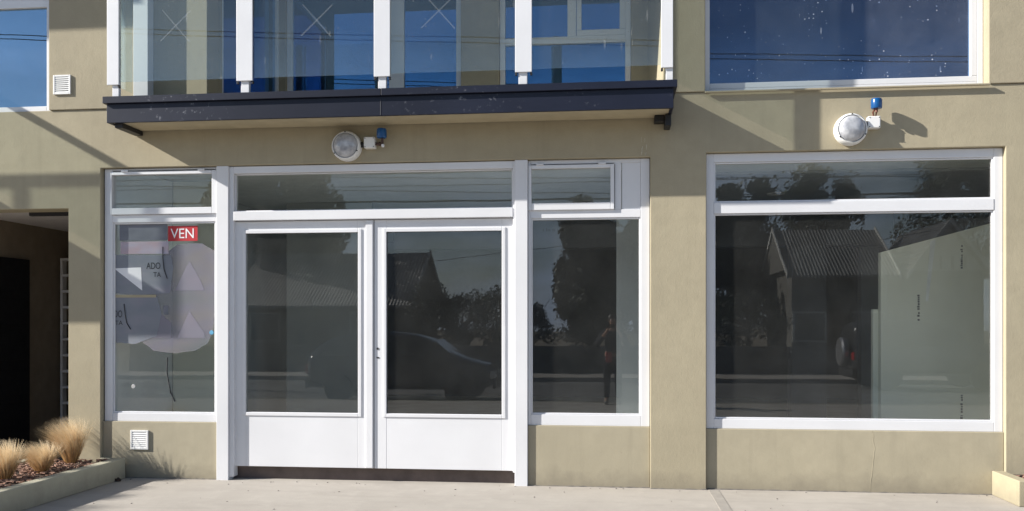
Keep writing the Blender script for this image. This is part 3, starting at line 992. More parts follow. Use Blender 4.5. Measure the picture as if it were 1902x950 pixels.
# ------------------------------------------------------------ posters in the left shop window
YO = .0805
def sheet(name, label, cat, mat, u0, u1, v0, v1, y=YO, group=None):
    uc = (u0+u1)/2
    x0, x1, z0, z1 = ux(u0, y), ux(u1, y), vz(v1, uc, y), vz(v0, uc, y)
    t = thing(name, label, cat, (x0, y, z0), group=group)
    m = MB(); m.box(0, x1-x0, 0, .0015, 0, z1-z0)
    m.build('paper', mat, t)
    return t, (x0, z0, y)
def txt(body, h, loc, mat, parent, name='lettering', width=None):
    cu = bpy.data.curves.new(name, 'FONT')
    cu.body = body
    cu.size = 1
    cu.extrude = .0
    o = bpy.data.objects.new('tmp', cu)
    COL.objects.link(o)
    dg = bpy.context.evaluated_depsgraph_get()
    me = bpy.data.meshes.new_from_object(o.evaluated_get(dg))
    bpy.data.objects.remove(o)
    xs = [v.co.x for v in me.vertices]; zs = [v.co.y for v in me.vertices]
    s = h/(max(zs)-min(zs))
    sx_ = s if width is None else width/(max(xs)-min(xs))
    for v in me.vertices:
        v.co = Vector(((v.co.x-min(xs))*sx_, 0, (v.co.y-min(zs))*s))
    me.materials.append(mat)
    n = bpy.data.objects.new(name, me)
    COL.objects.link(n)
    n.location = loc
    n.parent = parent
    return n
def block(t, org, mat, u0, u1, v0, v1, name, off=.0016):
    uc = (u0+u1)/2
    y = org[2]
    m = MB(); m.box(ux(u0, y)-org[0], ux(u1, y)-org[0], -off, -.0002, vz(v1, uc, y)-org[1], vz(v0, uc, y)-org[1])
    return m.build(name, mat, t)
pink = smear('pink_lilac_print', (.42, .30, .33), (.40, .38, .47), (.5, .36, .36), 1)
greyp = smear('slate_print', (.16, .17, .20), (.12, .13, .16), (.2, .2, .24), 1)
t, o = sheet('grey_strip', 'dull grey blank strip left of the red sale label in the narrow left window', 'poster', greyp, 222, 311, 417, 447)
t, o = sheet('sale_label', 'small red label lettered VEN at the upper right of the narrow left window', 'poster', M['red'], 312, 367, 420, 448)
txt('VEN', vz(425, 340, YO)-vz(443, 340, YO), (ux(317, YO)-o[0], -.002, vz(443, 340, YO)-o[1]), M['lit_white'], t, width=ux(360, YO)-ux(317, YO))
t, o = sheet('faded_slip', 'faded pink slip right below the grey strip in the narrow left window', 'poster', pink, 224, 313, 449, 472)
lil = smear('lilac_film', (.235, .225, .30), (.27, .25, .27), (.21, .225, .25), .42)
lil2 = smear('pale_lilac_print', (.27, .265, .325), (.285, .265, .32), (.25, .25, .30), .9)
def tri(t, o, pts, mat, name, off=.0014):
    m = MB()
    y = o[2]
    m.prism([(ux(u, y)-o[0], vz(v, u, y)-o[1]) for u, v in pts], 1, -off, -.0002)
    return m.build(name, mat, t)
def ragged(name, label, cat, mat, pts, y):
    # a torn sheet: polygon with uneven edges
    u0, v1 = min(p[0] for p in pts), max(p[1] for p in pts)
    x0, z0 = ux(u0, y), vz(v1, u0, y)
    t = thing(name, label, cat, (x0, y, z0))
    q = []
    n = len(pts)
    rr = random.Random(len(label))
    for i in range(n):
        a, c = pts[i], pts[(i+1) % n]
        for k in range(6):
            f = k/6
            q.append((a[0]+(c[0]-a[0])*f+rr.uniform(-.6, .6), a[1]+(c[1]-a[1])*f+rr.uniform(-.6, .6)))
    m = MB()
    m.prism([(ux(min(max(u, 211), 399), y)-x0, vz(v, u, y)-z0) for u, v in q], 1, 0, .001)
    m.build('paper', mat, t)
    return t, (x0, z0, y)
lil2 = smear('pale_lilac_print', (.265, .258, .318), (.28, .26, .32), (.25, .248, .30), .6)
t, o = ragged('sign_board', 'torn faded lilac sheet with pale hill shapes in the narrow left window', 'poster', lil, [(300, 476), (330, 454), (375, 452), (398, 466), (399, 560), (397, 610), (386, 638), (362, 652), (325, 657), (285, 652), (262, 634), (252, 600), (262, 545)], YO+.002)
tri(t, o, [(325, 540), (352, 485), (372, 520), (380, 540)], lil2, 'hill_print')
tri(t, o, [(265, 628), (290, 575), (318, 600), (318, 628)], lil2, 'hill_print')
tri(t, o, [(330, 628), (352, 578), (380, 620), (380, 628)], lil2, 'hill_print')
block(t, o, greyp, 304, 313, 568, 585, 'dark_mark')
gf = smear('grey_blue_film', (.27, .29, .33), (.24, .26, .31), (.30, .29, .35), .7)
t, o = ragged('listing_sheet', 'grey listing sheet lettered ADO with a white corner under the faded pink slip', 'poster', gf, [(212, 474), (318, 474), (322, 500), (316, 545), (262, 549), (212, 546)], YO-.0002)
txt('ADO', vz(488, 290, YO)-vz(500, 290, YO), (ux(272, YO)-o[0], -.002, vz(500, 290, YO)-o[1]), M['ink'], t, width=ux(298, YO)-ux(272, YO))
txt('TA', vz(506, 290, YO)-vz(515, 290, YO), (ux(285, YO)-o[0], -.002, vz(515, 290, YO)-o[1]), M['ink'], t, width=ux(299, YO)-ux(285, YO))
tri(t, o, [(212, 499), (262, 497), (264, 540)], M['lit_white'], 'painted_sun_patch')  # patch of sunlight on the sheet, painted as a white triangle
def arc(t, o, pts, r=.004):
    m = MB()
    y = o[2]
    m.tube([(ux(u, y)-o[0], -.006, vz(v, u, y)-o[1]) for u, v in pts], r, 6)
    return m.build('curved_line', M['ink'], t)
arc(t, o, [(303, 459), (303, 480), (305, 500), (311, 518)])
t, o = ragged('listing_sheet', 'grey blue listing sheet lettered DO TA at the lower left of the window posters', 'poster', gf, [(212, 552), (292, 552), (300, 585), (290, 625), (250, 640), (212, 636)], YO-.0002)
block(t, o, smear('straw_print', (.38, .33, .2), (.42, .36, .24), (.35, .3, .2), 1), 212, 290, 548, 553, 'straw_band')
txt('DO', vz(577, 220, YO)-vz(590, 220, YO), (ux(212.5, YO)-o[0], -.002, vz(590, 220, YO)-o[1]), M['ink'], t, width=ux(227, YO)-ux(212.5, YO))
txt('TA', vz(596, 220, YO)-vz(604, 220, YO), (ux(214, YO)-o[0], -.002, vz(604, 220, YO)-o[1]), M['ink'], t, width=ux(228, YO)-ux(214, YO))
arc(t, o, [(231, 565), (233, 585), (236, 600), (243, 612)])
m = MB(); y = .079
m.tube([(ux(u, y), y, vz(v, u, y)) for u, v in ((311, 664), (310, 690), (313, 710), (317, 730), (325, 746))], .0065, 8)
tag(m.build('black_cord', M['ink'], smooth=True), 'short black curved cord hanging against the glass low in the poster window', 'cord')
m = MB(); m.lathe([(0, 0), (.022, 0), (.02, .003), (0, .003)], (ux(393, YO), YO, vz(618, 393, YO)), (0, -1, 0), 16)
tag(m.build('round_sticker', simple('pale_blue_print', (.1, .32, .5), .5)), 'small round blue sticker at the right edge of the poster window', 'sticker')
m = MB(); m.lathe([(0, 0), (.022, 0), (.018, .003), (0, .003)], (ux(248, YO), YO, vz(718, 248, YO)), (0, -1, 0), 12)
tag(m.build('tape_patch', smear('milky_tape', (.5, .5, .5), (.6, .6, .6), (.4, .4, .4), .6)), 'small pale patch of tape low on the poster window', 'tape')

# ================================================================== PLANTERS AND GRASS
XP = -4.735
pl = thing('planter', 'long low plastered planter with bark and dry grasses beside the passage', 'planter', (XP, 0, 0))
m = MB()
zt = .2
m.prism([(0, -3.4), (0, -.002), (XS0-XP-.0, -.002), (XS0-XP-.0, -.02), (-.11, -.02), (-.11, -3.29), (-.85, -3.29), (-.85, -.002), (-.96, -.002), (-.96, -3.4)], 2, 0, zt)
m.build('planter_wall', M['planter'], pl, bevel=.008)
m = MB()
nx, ny = 12, 44
grid = [[m.bm.verts.new((-.845+.73*i/nx, -3.28+3.255*j/ny, .15+.025*mnoise.noise((i*.5, j*.5, 3)))) for j in range(ny+1)] for i in range(nx+1)]
for i in range(nx):
    for j in range(ny):
        m.bm.faces.new((grid[i][j], grid[i+1][j], grid[i+1][j+1], grid[i][j+1]))
m.build('soil', M['soil'], pl, smooth=True)
m = MB()
for k in range(900):
    x, y = XP-random.uniform(.13, .83), -random.uniform(.03, 2.2)
    s = random.uniform(.012, .034)
    rot = Matrix.Rotation(random.uniform(0, 6.28), 3, 'Z') @ Matrix.Rotation(random.uniform(-.5, .5), 3, 'X')
    m.rbox(Vector((x, y, .172+random.uniform(0, .02))), (s*1.6, s*.8, s*.3), rot)
tag(m.build('bark_chips', M['bark']), 'reddish brown bark chips lying over the planter soil', 'bark chips', kind='stuff')

def tuft(x, y, h, n, lean, spread, seed, label):
    rnd = random.Random(seed)
    bm = bmesh.new()
    cl = bm.loops.layers.float_color.new('blade')
    for i in range(n):
        a = rnd.uniform(0, 2*math.pi)
        r0 = .045*math.sqrt(rnd.random())
        p = Vector((r0*math.cos(a), r0*math.sin(a), 0))
        out = Vector((math.cos(a), math.sin(a), 0))*rnd.uniform(.1, 1)*spread
        L_ = h*rnd.uniform(.55, 1.12)
        d = (Vector((0, 0, 1)) + out*.55 + Vector((rnd.gauss(0, .08), rnd.gauss(0, .08), 0))).normalized()
        bend = out*rnd.uniform(.5, 1.5) + Vector(lean)*rnd.uniform(.5, 1.6) - Vector((0, 0, rnd.uniform(.1, .8)))
        w = rnd.uniform(.0011, .0024)
        side = Vector((math.cos(a+1.57+rnd.uniform(-.6, .6)), math.sin(a+1.57), 0)).normalized()
        nseg = 7
        q = p.copy()
        prev = None
        c0 = Vector((.56, .30, .09)).lerp(Vector((.74, .47, .18)), rnd.random())
        if rnd.random() < .12:
            c0 = Vector((.17, .11, .05))
        for k in range(nseg+1):
            t = k/nseg
            ww = w*(1-.75*t)
            vv = (bm.verts.new(q-side*ww), bm.verts.new(q+side*ww))
            if prev:
                f = bm.faces.new((prev[0], prev[1], vv[1], vv[0]))
                cc = c0.lerp(Vector((.85, .72, .50)), t**1.3*.9)
                for l in f.loops:
                    l[cl] = (*cc, 1)
            prev = vv
            dd = (d + bend*(t**1.6)*.75).normalized()
            q = q + dd*(L_/nseg)
    me = bpy.data.meshes.new('ornamental_grass')
    bm.to_mesh(me); bm.free()
    me.materials.append(M['grass'])
    o = bpy.data.objects.new('ornamental_grass', me)
    COL.objects.link(o)
    o.location = (x, y, .165)
    return tag(o, label, 'grass tuft', 'dry feather grasses in the planter')
tuft(-5.16, -.23, .44, 2300, (-1.25, -.1, 0), .72, 1, 'tallest golden dry grass tuft in the planter against the pillar')
tuft(-5.12, -.73, .29, 2000, (-1.15, -.1, 0), 1.1, 2, 'middle and lowest spreading dry grass tuft in the planter')
tuft(-5.17, -1.17, .34, 2000, (-.7, .1, 0), 1.0, 3, 'dry grass tuft cut by the left edge of the view')
tuft(-5.2, -1.7, .42, 700, (-.5, -.1, 0), .85, 4, 'dry grass tuft nearest the street in the planter')
pr = thing('planter', 'cream plastered planter corner at the bottom right by the broad window', 'planter', (ux(1845), 0, 0))
x0 = 0
m = MB(); m.prism([(0, -.5), (0, .033), (.10, .033), (.10, -.40), (1.3, -.40), (1.3, -.002), (1.42, -.002), (1.42, -.5)], 2, 0, .215)
m.build('planter_wall', M['planter_y'], pr, bevel=.008)
m = MB(); m.box(.101, 1.299, -.399, -.002, 0, .19)
m.build('soil', M['soil'], pr)
m = MB()
for k in range(160):
    s = random.uniform(.012, .03)
    m.rbox(Vector((random.uniform(.12, 1.2), -random.uniform(.03, .38), .196)), (s*1.6, s*.8, s*.3), Matrix.Rotation(random.uniform(0, 6), 3, 'Z') @ Matrix.Rotation(random.uniform(-.4, .4), 3, 'X'))
tag(m.build('mulch', M['bark'], pr), kind='stuff')

# litter on the pavement
m = MB()
c = Vector((ux(232), -.17, .012))
pts = [(-.055, -.01), (-.02, -.028), (.03, -.022), (.055, .004), (.02, .024), (-.025, .018)]
top = [m.bm.verts.new(c + Vector((p[0], p[1], .012*math.cos(p[0]*40)+.014))) for p in pts]
bot = [m.bm.verts.new(c + Vector((p[0], p[1], -.010))) for p in pts]
m.bm.faces.new(top); m.bm.faces.new(bot[::-1])
for i in range(6):
    m.bm.faces.new((bot[i], bot[(i+1) % 6], top[(i+1) % 6], top[i]))
tag(m.build('dry_leaf', M['leafdry']), 'dark curled dry leaf on the pavement by the planter end', 'leaf')
m = MB()
for k in range(70):
    x, y = random.uniform(-5, 3.4), -random.random()**2*1.6-.02
    if x < -4.7: continue
    s = random.uniform(.003, .009)
    m.rbox(Vector((x, y, s*.3)), (s*1.5, s, s*.7), Matrix.Rotation(random.uniform(0, 6), 3, 'Z'))
tag(m.build('grit', M['grout']), 'loose grit scattered over the pavement below the shop front', 'grit', kind='stuff')

# ================================================================== ACROSS THE STREET (seen in the glass)
def leaves(bm, c, rad, n, size, rnd, hole=.25):
    for i in range(n):
        for attempt in range(12):
            p = Vector((rnd.uniform(-1, 1), rnd.uniform(-1, 1), rnd.uniform(-1, 1)))
            if p.length <= 1 and p.length > rnd.random()*.75 and mnoise.noise(Vector((p.x*rad[0], p.y*rad[1], p.z*rad[2]))*.9 + Vector(c)) > -hole+.15*p.length:
                break
        q = Vector(c) + Vector((p.x*rad[0], p.y*rad[1], p.z*rad[2]))
        s = size*rnd.uniform(.6, 1.4)
        a = Vector((rnd.gauss(0, 1), rnd.gauss(0, 1), rnd.gauss(0, 1))).normalized()
        b = a.orthogonal().normalized()
        cc = a.cross(b)
        bm.faces.new([bm.verts.new(q + b*s*k1 + cc*s*.55*k2) for k1, k2 in ((-1, 0), (0, -1), (1, 0), (0, 1))])
def tree(name, x, y, h, crown, n, leaf, mat, seed, label, cat, group, trunk_r=.16):
    rnd = random.Random(seed)
    t = thing(name, label, cat, (x, y, 0), group=group)
    m = MB()
    top = h*.62
    m.tube([(0, 0, -.1), (.1, 0, top*.4), (-.05, .08, top)], trunk_r, 10, trunk_r*.45)
    for k in range(7):
        a = rnd.uniform(0, 6.28)
        z = top*rnd.uniform(.45, .98)
        l = rnd.uniform(.5, .85)
        m.tube([(0, 0, z), (math.cos(a)*crown[0]*l*.5, math.sin(a)*crown[1]*l*.5, z+.5*l), (math.cos(a)*crown[0]*l, math.sin(a)*crown[1]*l, z+1.2*l)], trunk_r*.4, 7, trunk_r*.1)
    m.build('trunk', M['trunk'], t)
    m = MB()
    cz = h-crown[2]
    leaves(m.bm, (0, 0, cz), (crown[0]*.78, crown[1]*.78, crown[2]*.85), int(n*.45), leaf, rnd)
    for k in range(9):
        a = rnd.uniform(0, 6.28)
        e = rnd.uniform(-.5, 1)
        rr = rnd.uniform(.3, .48)
        leaves(m.bm, (math.cos(a)*crown[0]*.68*math.cos(e), math.sin(a)*crown[1]*.68*math.cos(e), cz+crown[2]*.72*math.sin(e)), (crown[0]*rr, crown[1]*rr, crown[2]*rr*.9), int(n*.55/9), leaf, rnd, .35)
    m.build('crown', mat, t)
    return t
g = 'trees across the street'
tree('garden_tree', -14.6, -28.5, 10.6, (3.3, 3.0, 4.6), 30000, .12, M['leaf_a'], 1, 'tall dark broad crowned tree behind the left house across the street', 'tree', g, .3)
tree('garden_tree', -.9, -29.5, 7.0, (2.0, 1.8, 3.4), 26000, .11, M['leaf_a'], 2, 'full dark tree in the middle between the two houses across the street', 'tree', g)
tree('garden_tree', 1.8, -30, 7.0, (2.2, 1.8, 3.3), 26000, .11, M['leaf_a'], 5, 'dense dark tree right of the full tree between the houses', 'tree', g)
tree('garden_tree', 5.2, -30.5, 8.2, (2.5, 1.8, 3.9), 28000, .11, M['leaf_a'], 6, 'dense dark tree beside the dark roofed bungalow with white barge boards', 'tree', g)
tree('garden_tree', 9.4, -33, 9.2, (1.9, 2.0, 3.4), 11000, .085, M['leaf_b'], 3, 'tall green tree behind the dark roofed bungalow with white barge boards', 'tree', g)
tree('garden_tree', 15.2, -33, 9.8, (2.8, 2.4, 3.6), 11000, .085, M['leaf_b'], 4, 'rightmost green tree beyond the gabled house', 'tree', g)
g = 'shrubs along the opposite garden'
for i, (x, h, rx, lab) in enumerate(((-6.0, 3.3, .9, 'tall ragged shrub next to the left house'), (-4.9, 2.8, .9, 'second ragged shrub from the left house'),
                                     (-3.8, 3.1, .8, 'upright ragged shrub in the middle of the hedge row'), (-2.7, 2.4, .9, 'low ragged shrub at the right of the hedge row'), (-.6, 3.0, 1.3, 'round dark shrub standing in front of the middle tree'), (1.8, 2.8, 1.4, 'wide dark shrub left of the broad dark shrub'), (4.4, 2.9, 1.6, 'broad dark shrub behind the opposite pavement'))):
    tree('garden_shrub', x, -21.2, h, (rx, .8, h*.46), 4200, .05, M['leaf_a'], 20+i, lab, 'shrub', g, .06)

def house(name, x0, x1, y0, y1, ze, zr, label, rmat='roof'):
    t = thing(name, label, 'house', ((x0+x1)/2, y0, 0))
    cx = (x0+x1)/2
    w = (x1-x0)/2
    dy = y1-y0                                        # negative: away from the street
    m = MB(); m.box(-w+.25, w-.25, dy, 0, -.2, ze)
    wl2 = m.build('wall', M['house_wall'], t)
    ym = dy/2
    m = MB()
    th = .08
    for sgn, ya in ((1, .55), (-1, dy-.55)):
        zl = ze - .55*(zr-ze)/abs(ym) + .05
        m.prism([(ya, zl), (ym, zr), (ym, zr+th), (ya, zl+th)], 0, -w, w)
    rf = m.build('roof', M[rmat], t)
    for xx in (-w, w):                                # gable walls and barge boards
        m = MB(); m.prism([(dy, ze), (0, ze), (ym, zr-.05)], 0, xx*.96-.06, xx*.96+.06)
        m.build('gable_wall', M['house_wall'], t)
        m = MB()
        for ya in (.6, dy-.6):
            zl = ze - .55*(zr-ze)/abs(ym) + .0
            m.prism([(ya, zl), (ym, zr), (ym, zr+.2), (ya, zl+.2)], 0, xx-.04 if xx < 0 else xx, xx if xx < 0 else xx+.04)
        m.build('barge_board', M['timber'], t)
    for k, xx in enumerate((-w*.55, w*.5)):
        m = MB(); ring(m, xx-.6, xx+.6, .9, 2.0, .07, .0, .05)
        wd = m.build('window', M['timber'], t)
        m = MB(); m.box(xx-.53, xx+.53, .01, .02, .97, 1.93)
        m.build('pane', M['car_glass'], wd)
    m = MB(); m.box(-.42, .42, .003, .05, 0, 2.05)
    m.build('door', M['wood'], t)
    return t
house('bungalow', -14.2, -7.0, -23.0, -28.5, 2.45, 4.25, 'long low bungalow with corrugated roof across the street on the left')
house('bungalow', 6.2, 10.0, -24.5, -29.5, 3.5, 5.1, 'bungalow with dark roof and white barge boards across the street on the right', 'roof_dark')
t = thing('gabled_porch_house', 'narrow white slatted gable house right of the dark roofed bungalow', 'house', (11.6, -24.0, 0))
m = MB(); m.box(-1.2, 1.2, -5, 0, -.2, 3.4); m.build('wall', M['house_wall'], t)
m = MB(); m.prism([(-1.2, 3.4), (1.2, 3.4), (0, 5.0)], 1, -.1, 0.0); m.build('gable_wall', M['timber'], t)
m = MB()
for s in (-1, 1):
    m.prism([(s*1.45, 3.12), (0, 5.06), (0, 5.16), (s*1.45, 3.22)], 1, -5.2, .3)
m.build('roof', M['roof_dark'], t)
m = MB()
for s in (-1, 1):
    m.prism([(s*1.45, 3.1), (0, 5.04), (0, 5.22), (s*1.45, 3.28)], 1, .301, .34)
m.build('barge_board', M['timber'], t)
for k in range(4):
    m = MB(); m.box(-.62+.4*k-.04, -.62+.4*k+.04, .001, .03, 3.45, 3.9); m.build('slat', M['dark'], t)

# low garden wall
gw = MB(); gw.box(-16, 16, -20.0, -19.8, -.2, .85)
tag(gw.build('garden_wall', M['house_wall'], bevel=.02), 'low rendered garden wall along the opposite pavement', 'wall')

# power lines and their poles
for i, x in enumerate((-24, 24)):
    t = thing('utility_pole', 'timber utility pole at the %s end of the street wires' % ('left' if i == 0 else 'right'), 'pole', (x, -17.9, 0), group='utility poles')
    m = MB(); m.tube([(0, 0, -.2), (0, 0, 11.2)], .15, 12, .1); m.build('post', M['wood'], t, smooth=True)
    for z in ((10.75 if i == 0 else 8.3), 5.75):
        m = MB(); m.box(-.06, .06, -1.0, 1.0, z-.06, z+.06); m.build('crossarm', M['wood'], t)
lines = [(-17.0, 5.98, .25, .011), (-17.3, 5.72, .30, .010), (-17.6, 5.66, .22, .010), (-18.1, 5.40, .35, .011), (-18.5, 5.30, .2, .028), (-18.8, 5.05, .3, .009),
         (-17.0, 9.28, .3, .014), (-17.1, 9.16, .34, .014)]
for i, (yy, z, sag, r) in enumerate(lines):
    m = MB()
    m.tube([(x, yy, z + .9*sag*((x/24)**2) + ((.014, -.017, .004, -.024, .0, .02)[i % 6]*x if z < 8 else -.051*x)) for x in range(-24, 25, 3)], r, 6)
    tag(m.build('power_line', M['wire'], smooth=True), 'black overhead street wire strung between the two timber poles', 'power line', 'overhead street wires')

for a, b in (((24, -17.9, 8.1), (-9, -24, 3.6)), ((24, -17.9, 8.0), (7.2, -24.6, 4.2)), ((-24, -17.9, 7.4), (-12, -23.4, 3.2))):
    m = MB()
    A_, B_ = Vector(a), Vector(b)
    m.tube([A_.lerp(B_, k/12) - Vector((0, 0, .5*math.sin(math.pi*k/12))) for k in range(13)], .010, 6)
    tag(m.build('service_drop', M['wire'], smooth=True), 'thin slanting service wire from a timber pole down to a house', 'power line', 'service wires to the houses')

# ------------------------------------------------------------ cars
def car(name, label, loc, rz, paint, stations, wheel_x, wheel_r, width, cabin, spare=None):
    t = thing(name, label, 'car', loc, rz)
    bm = bmesh.new()
    rings = []
    for (x, zb, zk, zt_, wl3, wt) in stations:
        sec = [(-wl3*.93, zb), (-wl3, zb+.18), (-wl3*1.0, zk-.1), (-wl3*.97, zk), (-wt, zt_-.04), (-wt*.85, zt_), (wt*.85, zt_), (wt, zt_-.04), (wl3*.97, zk), (wl3*1.0, zk-.1), (wl3, zb+.18), (wl3*.93, zb)]
        rings.append([bm.verts.new((x, a, b)) for a, b in sec])
    n = 12
    for a, b in zip(rings, rings[1:]):
        for k in range(n):
            bm.faces.new((a[k], a[(k+1) % n], b[(k+1) % n], b[k]))
    bm.faces.new(rings[0]); bm.faces.new(rings[-1][::-1])
    mb = MB(); mb.bm.free(); mb.bm = bm
    body = mb.build('body', paint, t, smooth=True, subsurf=1)
    # glazing: panels set just outside the cabin
    for (pts_, nm) in cabin:
        m = MB()
        q = [Vector(p) for p in pts_]
        nrm = (q[1]-q[0]).cross(q[2]-q[0]).normalized()
        cen = sum(q, Vector())/len(q)
        if nrm.dot(cen - Vector((cen.x*.6, 0, .9))) < 0:
            nrm = -nrm
        A = [m.bm.verts.new(p + nrm*.002) for p in q]
        C = [m.bm.verts.new(p + nrm*.016) for p in q]
        m.bm.faces.new(A[::-1]); m.bm.faces.new(C)
        for k in range(len(q)):
            m.bm.faces.new((A[k], A[(k+1) % len(q)], C[(k+1) % len(q)], C[k]))
        m.build(nm, M['car_glass'], t)
    for x in wheel_x:
        for s in (-1, 1):
            m = MB(); m.lathe([(wheel_r*.6, -.1), (wheel_r*.95, -.1), (wheel_r, -.07), (wheel_r, .07), (wheel_r*.95, .1), (wheel_r*.6, .1)], (x, s*(width/2-.08), wheel_r), (0, s, 0), 24)
            w_ = m.build('wheel', M['tyre'], t, smooth=True)
            m = MB(); m.lathe([(wheel_r*.62, .07), (wheel_r*.58, .1), (wheel_r*.2, .085), (0, .095)], (x, s*(width/2-.08), wheel_r), (0, s, 0), 20)
            m.build('rim', M['rim'], w_, smooth=True)
    x0, x1 = stations[0], stations[-1]
    for s in (-1, 1):
        m = MB(); m.box(x1[0]-.12, x1[0]+.015, s*x1[4]*.62-.17, s*x1[4]*.62+.17, x1[2]-.22, x1[2]-.06); m.build('headlight', M['headl'], t, bevel=.03)
        m = MB(); m.box(x0[0]-.015, x0[0]+.1, s*x0[4]*.78-.12, s*x0[4]*.78+.12, x0[2]-.26, x0[2]-.05); m.build('tail_light', M['tail'], t, bevel=.03)
        m = MB(); m.rbox(Vector((stations[len(stations)//2+1][0]+.35, s*(width/2+.06), stations[3][2]+.06)), (.12, .2, .13), Matrix.Identity(3)); m.build('mirror', paint, t, bevel=.03)
    for xx, nm in ((x0[0]-.04, 'bumper'), (x1[0]-.04, 'bumper')):
        m = MB(); m.box(xx, xx+.08, -x0[4]*.92, x0[4]*.92, .3, .52); m.build(nm, M['dark'] if spare else paint, t, bevel=.03)
    if spare:
        m = MB(); m.lathe([(0, 0), (.2, 0), (.36, .02), (.38, .08), (.38, .15), (.34, .2), (.2, .21), (0, .2)], (x0[0]-.02, .05, .95), (-1, 0, 0), 28)
        sp = m.build('spare_wheel', M['rim'], t, smooth=True)
    return t
hat = [(-2.05, .32, .85, .95, .74, .66), (-1.95, .26, .95, 1.12, .82, .64), (-1.5, .25, .98, 1.42, .86, .58), (-.9, .25, .98, 1.50, .87, .58), (.0, .25, .97, 1.50, .87, .58),
       (.55, .25, .96, 1.38, .87, .58), (1.05, .25, .93, 1.0, .86, .66), (1.6, .26, .86, .9, .83, .64), (1.95, .30, .74, .78, .74, .58)]
def side_glass(s, xs_, zb_, zt_, yb_, yt_):
    return [(xs_[0], s*yb_, zb_), (xs_[1], s*yt_, zt_), (xs_[2], s*yt_, zt_), (xs_[3], s*yb_, zb_)]
cab = [(side_glass(s, (-1.7, -1.35, -.35, -.35), .99, 1.36, .845, .62), 'side_window') for s in (-1, 1)] + [(side_glass(s, (-.28, -.28, .38, .85), .99, 1.36, .845, .62), 'side_window') for s in (-1, 1)]
cab += [([(.66, -.56, 1.30), (.66, .56, 1.30), (1.02, .66, 1.03), (1.02, -.66, 1.03)], 'windscreen')]
car('parked_car', 'dark blue hatchback parked at the kerb behind the photographer', (-4.35, -10.5, -.12), 0, M['car_dark'], hat, (-1.3, 1.25), .31, 1.74, cab)
suv = [(-1.95, .42, 1.0, 1.55, .78, .66), (-1.9, .38, 1.05, 1.72, .84, .68), (-1.2, .36, 1.06, 1.78, .86, .68), (-.3, .36, 1.06, 1.78, .86, .68), (.35, .36, 1.05, 1.74, .86, .68),
       (.8, .36, 1.03, 1.12, .86, .76), (1.5, .38, 1.0, 1.06, .84, .76), (1.85, .44, .92, .97, .8, .7)]
cab = [(side_glass(s, (-1.75, -1.7, -.9, -.9), 1.1, 1.62, .835, .72), 'side_window') for s in (-1, 1)] + [(side_glass(s, (-.82, -.82, .3, .62), 1.1, 1.62, .835, .72), 'side_window') for s in (-1, 1)]
cab += [([(.5, -.62, 1.6), (.5, .62, 1.6), (.76, .72, 1.16), (.76, -.72, 1.16)], 'windscreen')]
car('offroad_car', 'dark grey off-road car with a spare wheel on its back across the road', (8.0, -15.4, -.12), 0, M['car_white'], suv, (-1.2, 1.15), .37, 1.72, cab, True)

# ------------------------------------------------------------ the person taking the picture
def skin(name, nodes, edges, mat, parent, root=0, sub=2):
    me = bpy.data.meshes.new(name)
    me.from_pydata([n[0] for n in nodes], edges, [])
    me.materials.append(mat)
    o = bpy.data.objects.new(name, me)
    COL.objects.link(o)
    o.parent = parent
    sk = o.modifiers.new('skin', 'SKIN')
    sk.use_smooth_shade = True
    me.skin_vertices[0].data
    for i, n in enumerate(nodes):
        r = n[1] if isinstance(n[1], tuple) else (n[1], n[1])
        me.skin_vertices[0].data[i].radius = r
        me.skin_vertices[0].data[i].use_root = (i == root)
    s = o.modifiers.new('subdivision', 'SUBSURF')
    s.levels = s.render_levels = sub
    return o
# local frame: faces +y (the building); feet on the pavement
P = thing('person', 'person in dark clothes holding up a phone with a red bag at the hip', 'person', (.03, -8.72, 0))
body_nodes = [((0, 0, .90), (.15, .11)), ((0, .0, 1.05), (.145, .105)), ((0, -.01, 1.25), (.165, .115)), ((0, -.01, 1.36), (.12, .09)), ((0, .0, 1.44), (.052, .055)), ((0, .015, 1.50), (.055, .06)),
              ((-.19, -.01, 1.34), .055), ((-.30, .06, 1.10), .042), ((-.15, .27, 1.33), .033), ((-.075, .35, 1.45), .026),
              ((.19, -.01, 1.34), .055), ((.29, .06, 1.10), .042), ((.15, .27, 1.33), .033), ((.075, .35, 1.45), .026),
              ((-.095, 0, .86), .085), ((-.11, .01, .48), .058), ((-.115, -.02, .10), .042), ((-.12, .10, .04), .038),
              ((.095, 0, .86), .085), ((.11, .01, .48), .058), ((.115, -.02, .10), .042), ((.12, .10, .04), .038),
              ((0, .02, 1.58), (.073, .09)), ((0, .01, 1.655), (.07, .085))]
body_edges = [(0, 1), (1, 2), (2, 3), (3, 4), (4, 5), (5, 22), (22, 23), (3, 6), (6, 7), (7, 8), (8, 9), (3, 10), (10, 11), (11, 12), (12, 13), (0, 14), (14, 15), (15, 16), (16, 17), (0, 18), (18, 19), (19, 20), (20, 21)]
skin('body', body_nodes, body_edges, M['skin'], P)
jk = [((0, 0, .92), (.165, .125)), ((0, .0, 1.05), (.16, .12)), ((0, -.01, 1.25), (.18, .13)), ((0, -.01, 1.365), (.13, .10)),
      ((-.19, -.01, 1.34), .068), ((-.30, .06, 1.10), .055), ((-.165, .25, 1.31), .043), ((.19, -.01, 1.34), .068), ((.29, .06, 1.10), .055), ((.165, .25, 1.31), .043)]
skin('jacket', jk, [(0, 1), (1, 2), (2, 3), (3, 4), (4, 5), (5, 6), (3, 7), (7, 8), (8, 9)], M['cloth'], P)
tr = [((0, 0, .93), (.155, .115)), ((-.095, 0, .84), .1), ((-.11, .01, .48), .074), ((-.115, -.02, .09), .06), ((.095, 0, .84), .1), ((.11, .01, .48), .074), ((.115, -.02, .09), .06)]
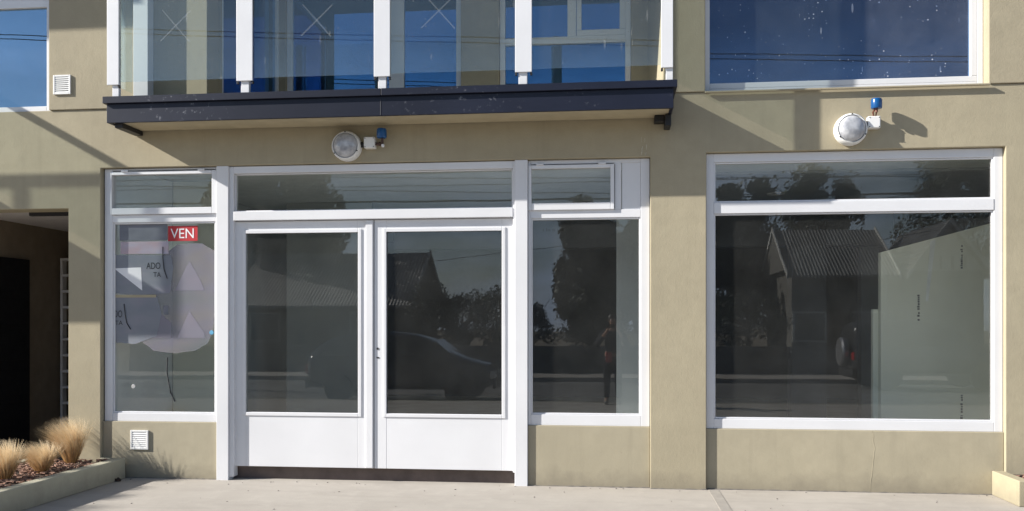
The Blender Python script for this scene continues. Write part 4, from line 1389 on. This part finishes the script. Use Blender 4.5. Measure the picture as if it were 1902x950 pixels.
skin('trousers', tr, [(0, 1), (1, 2), (2, 3), (0, 4), (4, 5), (5, 6)], M['jeans'], P)
for s in (-1, 1):
    skin('shoe', [((s*.115, -.06, .045), (.04, .045)), ((s*.118, .04, .045), (.045, .042)), ((s*.122, .16, .03), (.04, .028))], [(0, 1), (1, 2)], M['shoe'], P)
m = MB(); m.lathe([(.086, -.01), (.094, .03), (.09, .07), (.06, .105), (0, .118)], (0, -.012, 1.615), (0, -.12, 1), 20); m.build('hair', M['hair'], P, smooth=True)
m = MB()
m.tube([(0, .10, 1.60), (0, .122, 1.575), (0, .105, 1.565)], .012, 8)
m.build('nose', M['skin'], P, smooth=True)
for s in (-1, 1):
    m = MB(); m.lathe([(0, 0), (.011, .001), (.008, .006), (0, .008)], (s*.032, .098, 1.615), (0, 1, 0), 10); m.build('eye', M['lit_white'], P, smooth=True)
    m = MB(); m.lathe([(0, -.008), (.016, -.006), (.024, .0), (.016, .01), (0, .008)], (s*.076, .0, 1.59), (s, 0, 0), 10); m.build('ear', M['skin'], P, smooth=True)
m = MB(); m.box(-.024, .024, .10, .107, 1.53, 1.537); m.build('mouth', simple('lip', (.3, .1, .09), .5), P, bevel=.002)
for s in (-1, 1):
    # hand: palm behind the phone edge, four fingers behind it, thumb in front
    px, py, pz = s*.078, .36, 1.475
    nodes = [((s*.076, .35, 1.45), (.022, .02)), ((px, py, pz), (.03, .016))]
    edges = [(0, 1)]
    for k in range(4):
        b = len(nodes)
        z = pz + .03 - k*.019
        ln = (.9, 1.0, .95, .75)[k]
        nodes += [((px, py+.005, z), .0095), ((s*(.07-.022*ln), py+.028, z+.004), .0085), ((s*(.07-.05*ln), py+.022, z+.004), .0075)]
        edges += [(1, b), (b, b+1), (b+1, b+2)]
    b = len(nodes)
    nodes += [((px-s*.01, py-.02, pz+.005), .011), ((s*.05, py-.018, pz+.018), .009)]
    edges += [(1, b), (b, b+1)]
    skin('hand', nodes, edges, M['skin'], P, 0, 1)
ph = MB(); ph.box(-.078, .078, -.004, .004, -.037, .037)
pho = ph.build('phone', simple('black_phone', (.01, .01, .012), .15), bevel=.003, loc=(0, -D-.035, EYE-.012))
tag(pho, 'black phone held level in front of the person in dark clothes', 'phone')
bgt = thing('shoulder_bag', 'small red bag hanging at the hip of the person in dark clothes', 'bag', (-.04, -8.56, .80))
m = MB(); m.box(-.06, .06, -.035, .035, 0, .2); m.build('pouch', simple('red_fabric', (.4, .02, .02), .8), bgt, bevel=.02)
m = MB(); m.tube([(-.04, 0, .195), (-.03, .0, .40), (.05, .0, .56), (.14, -.06, .62), (.17, -.18, .60), (.12, -.33, .40), (.08, -.33, .2), (.05, -.03, .19)], .01, 6); m.build('strap', M['dark'], bgt, smooth=True)
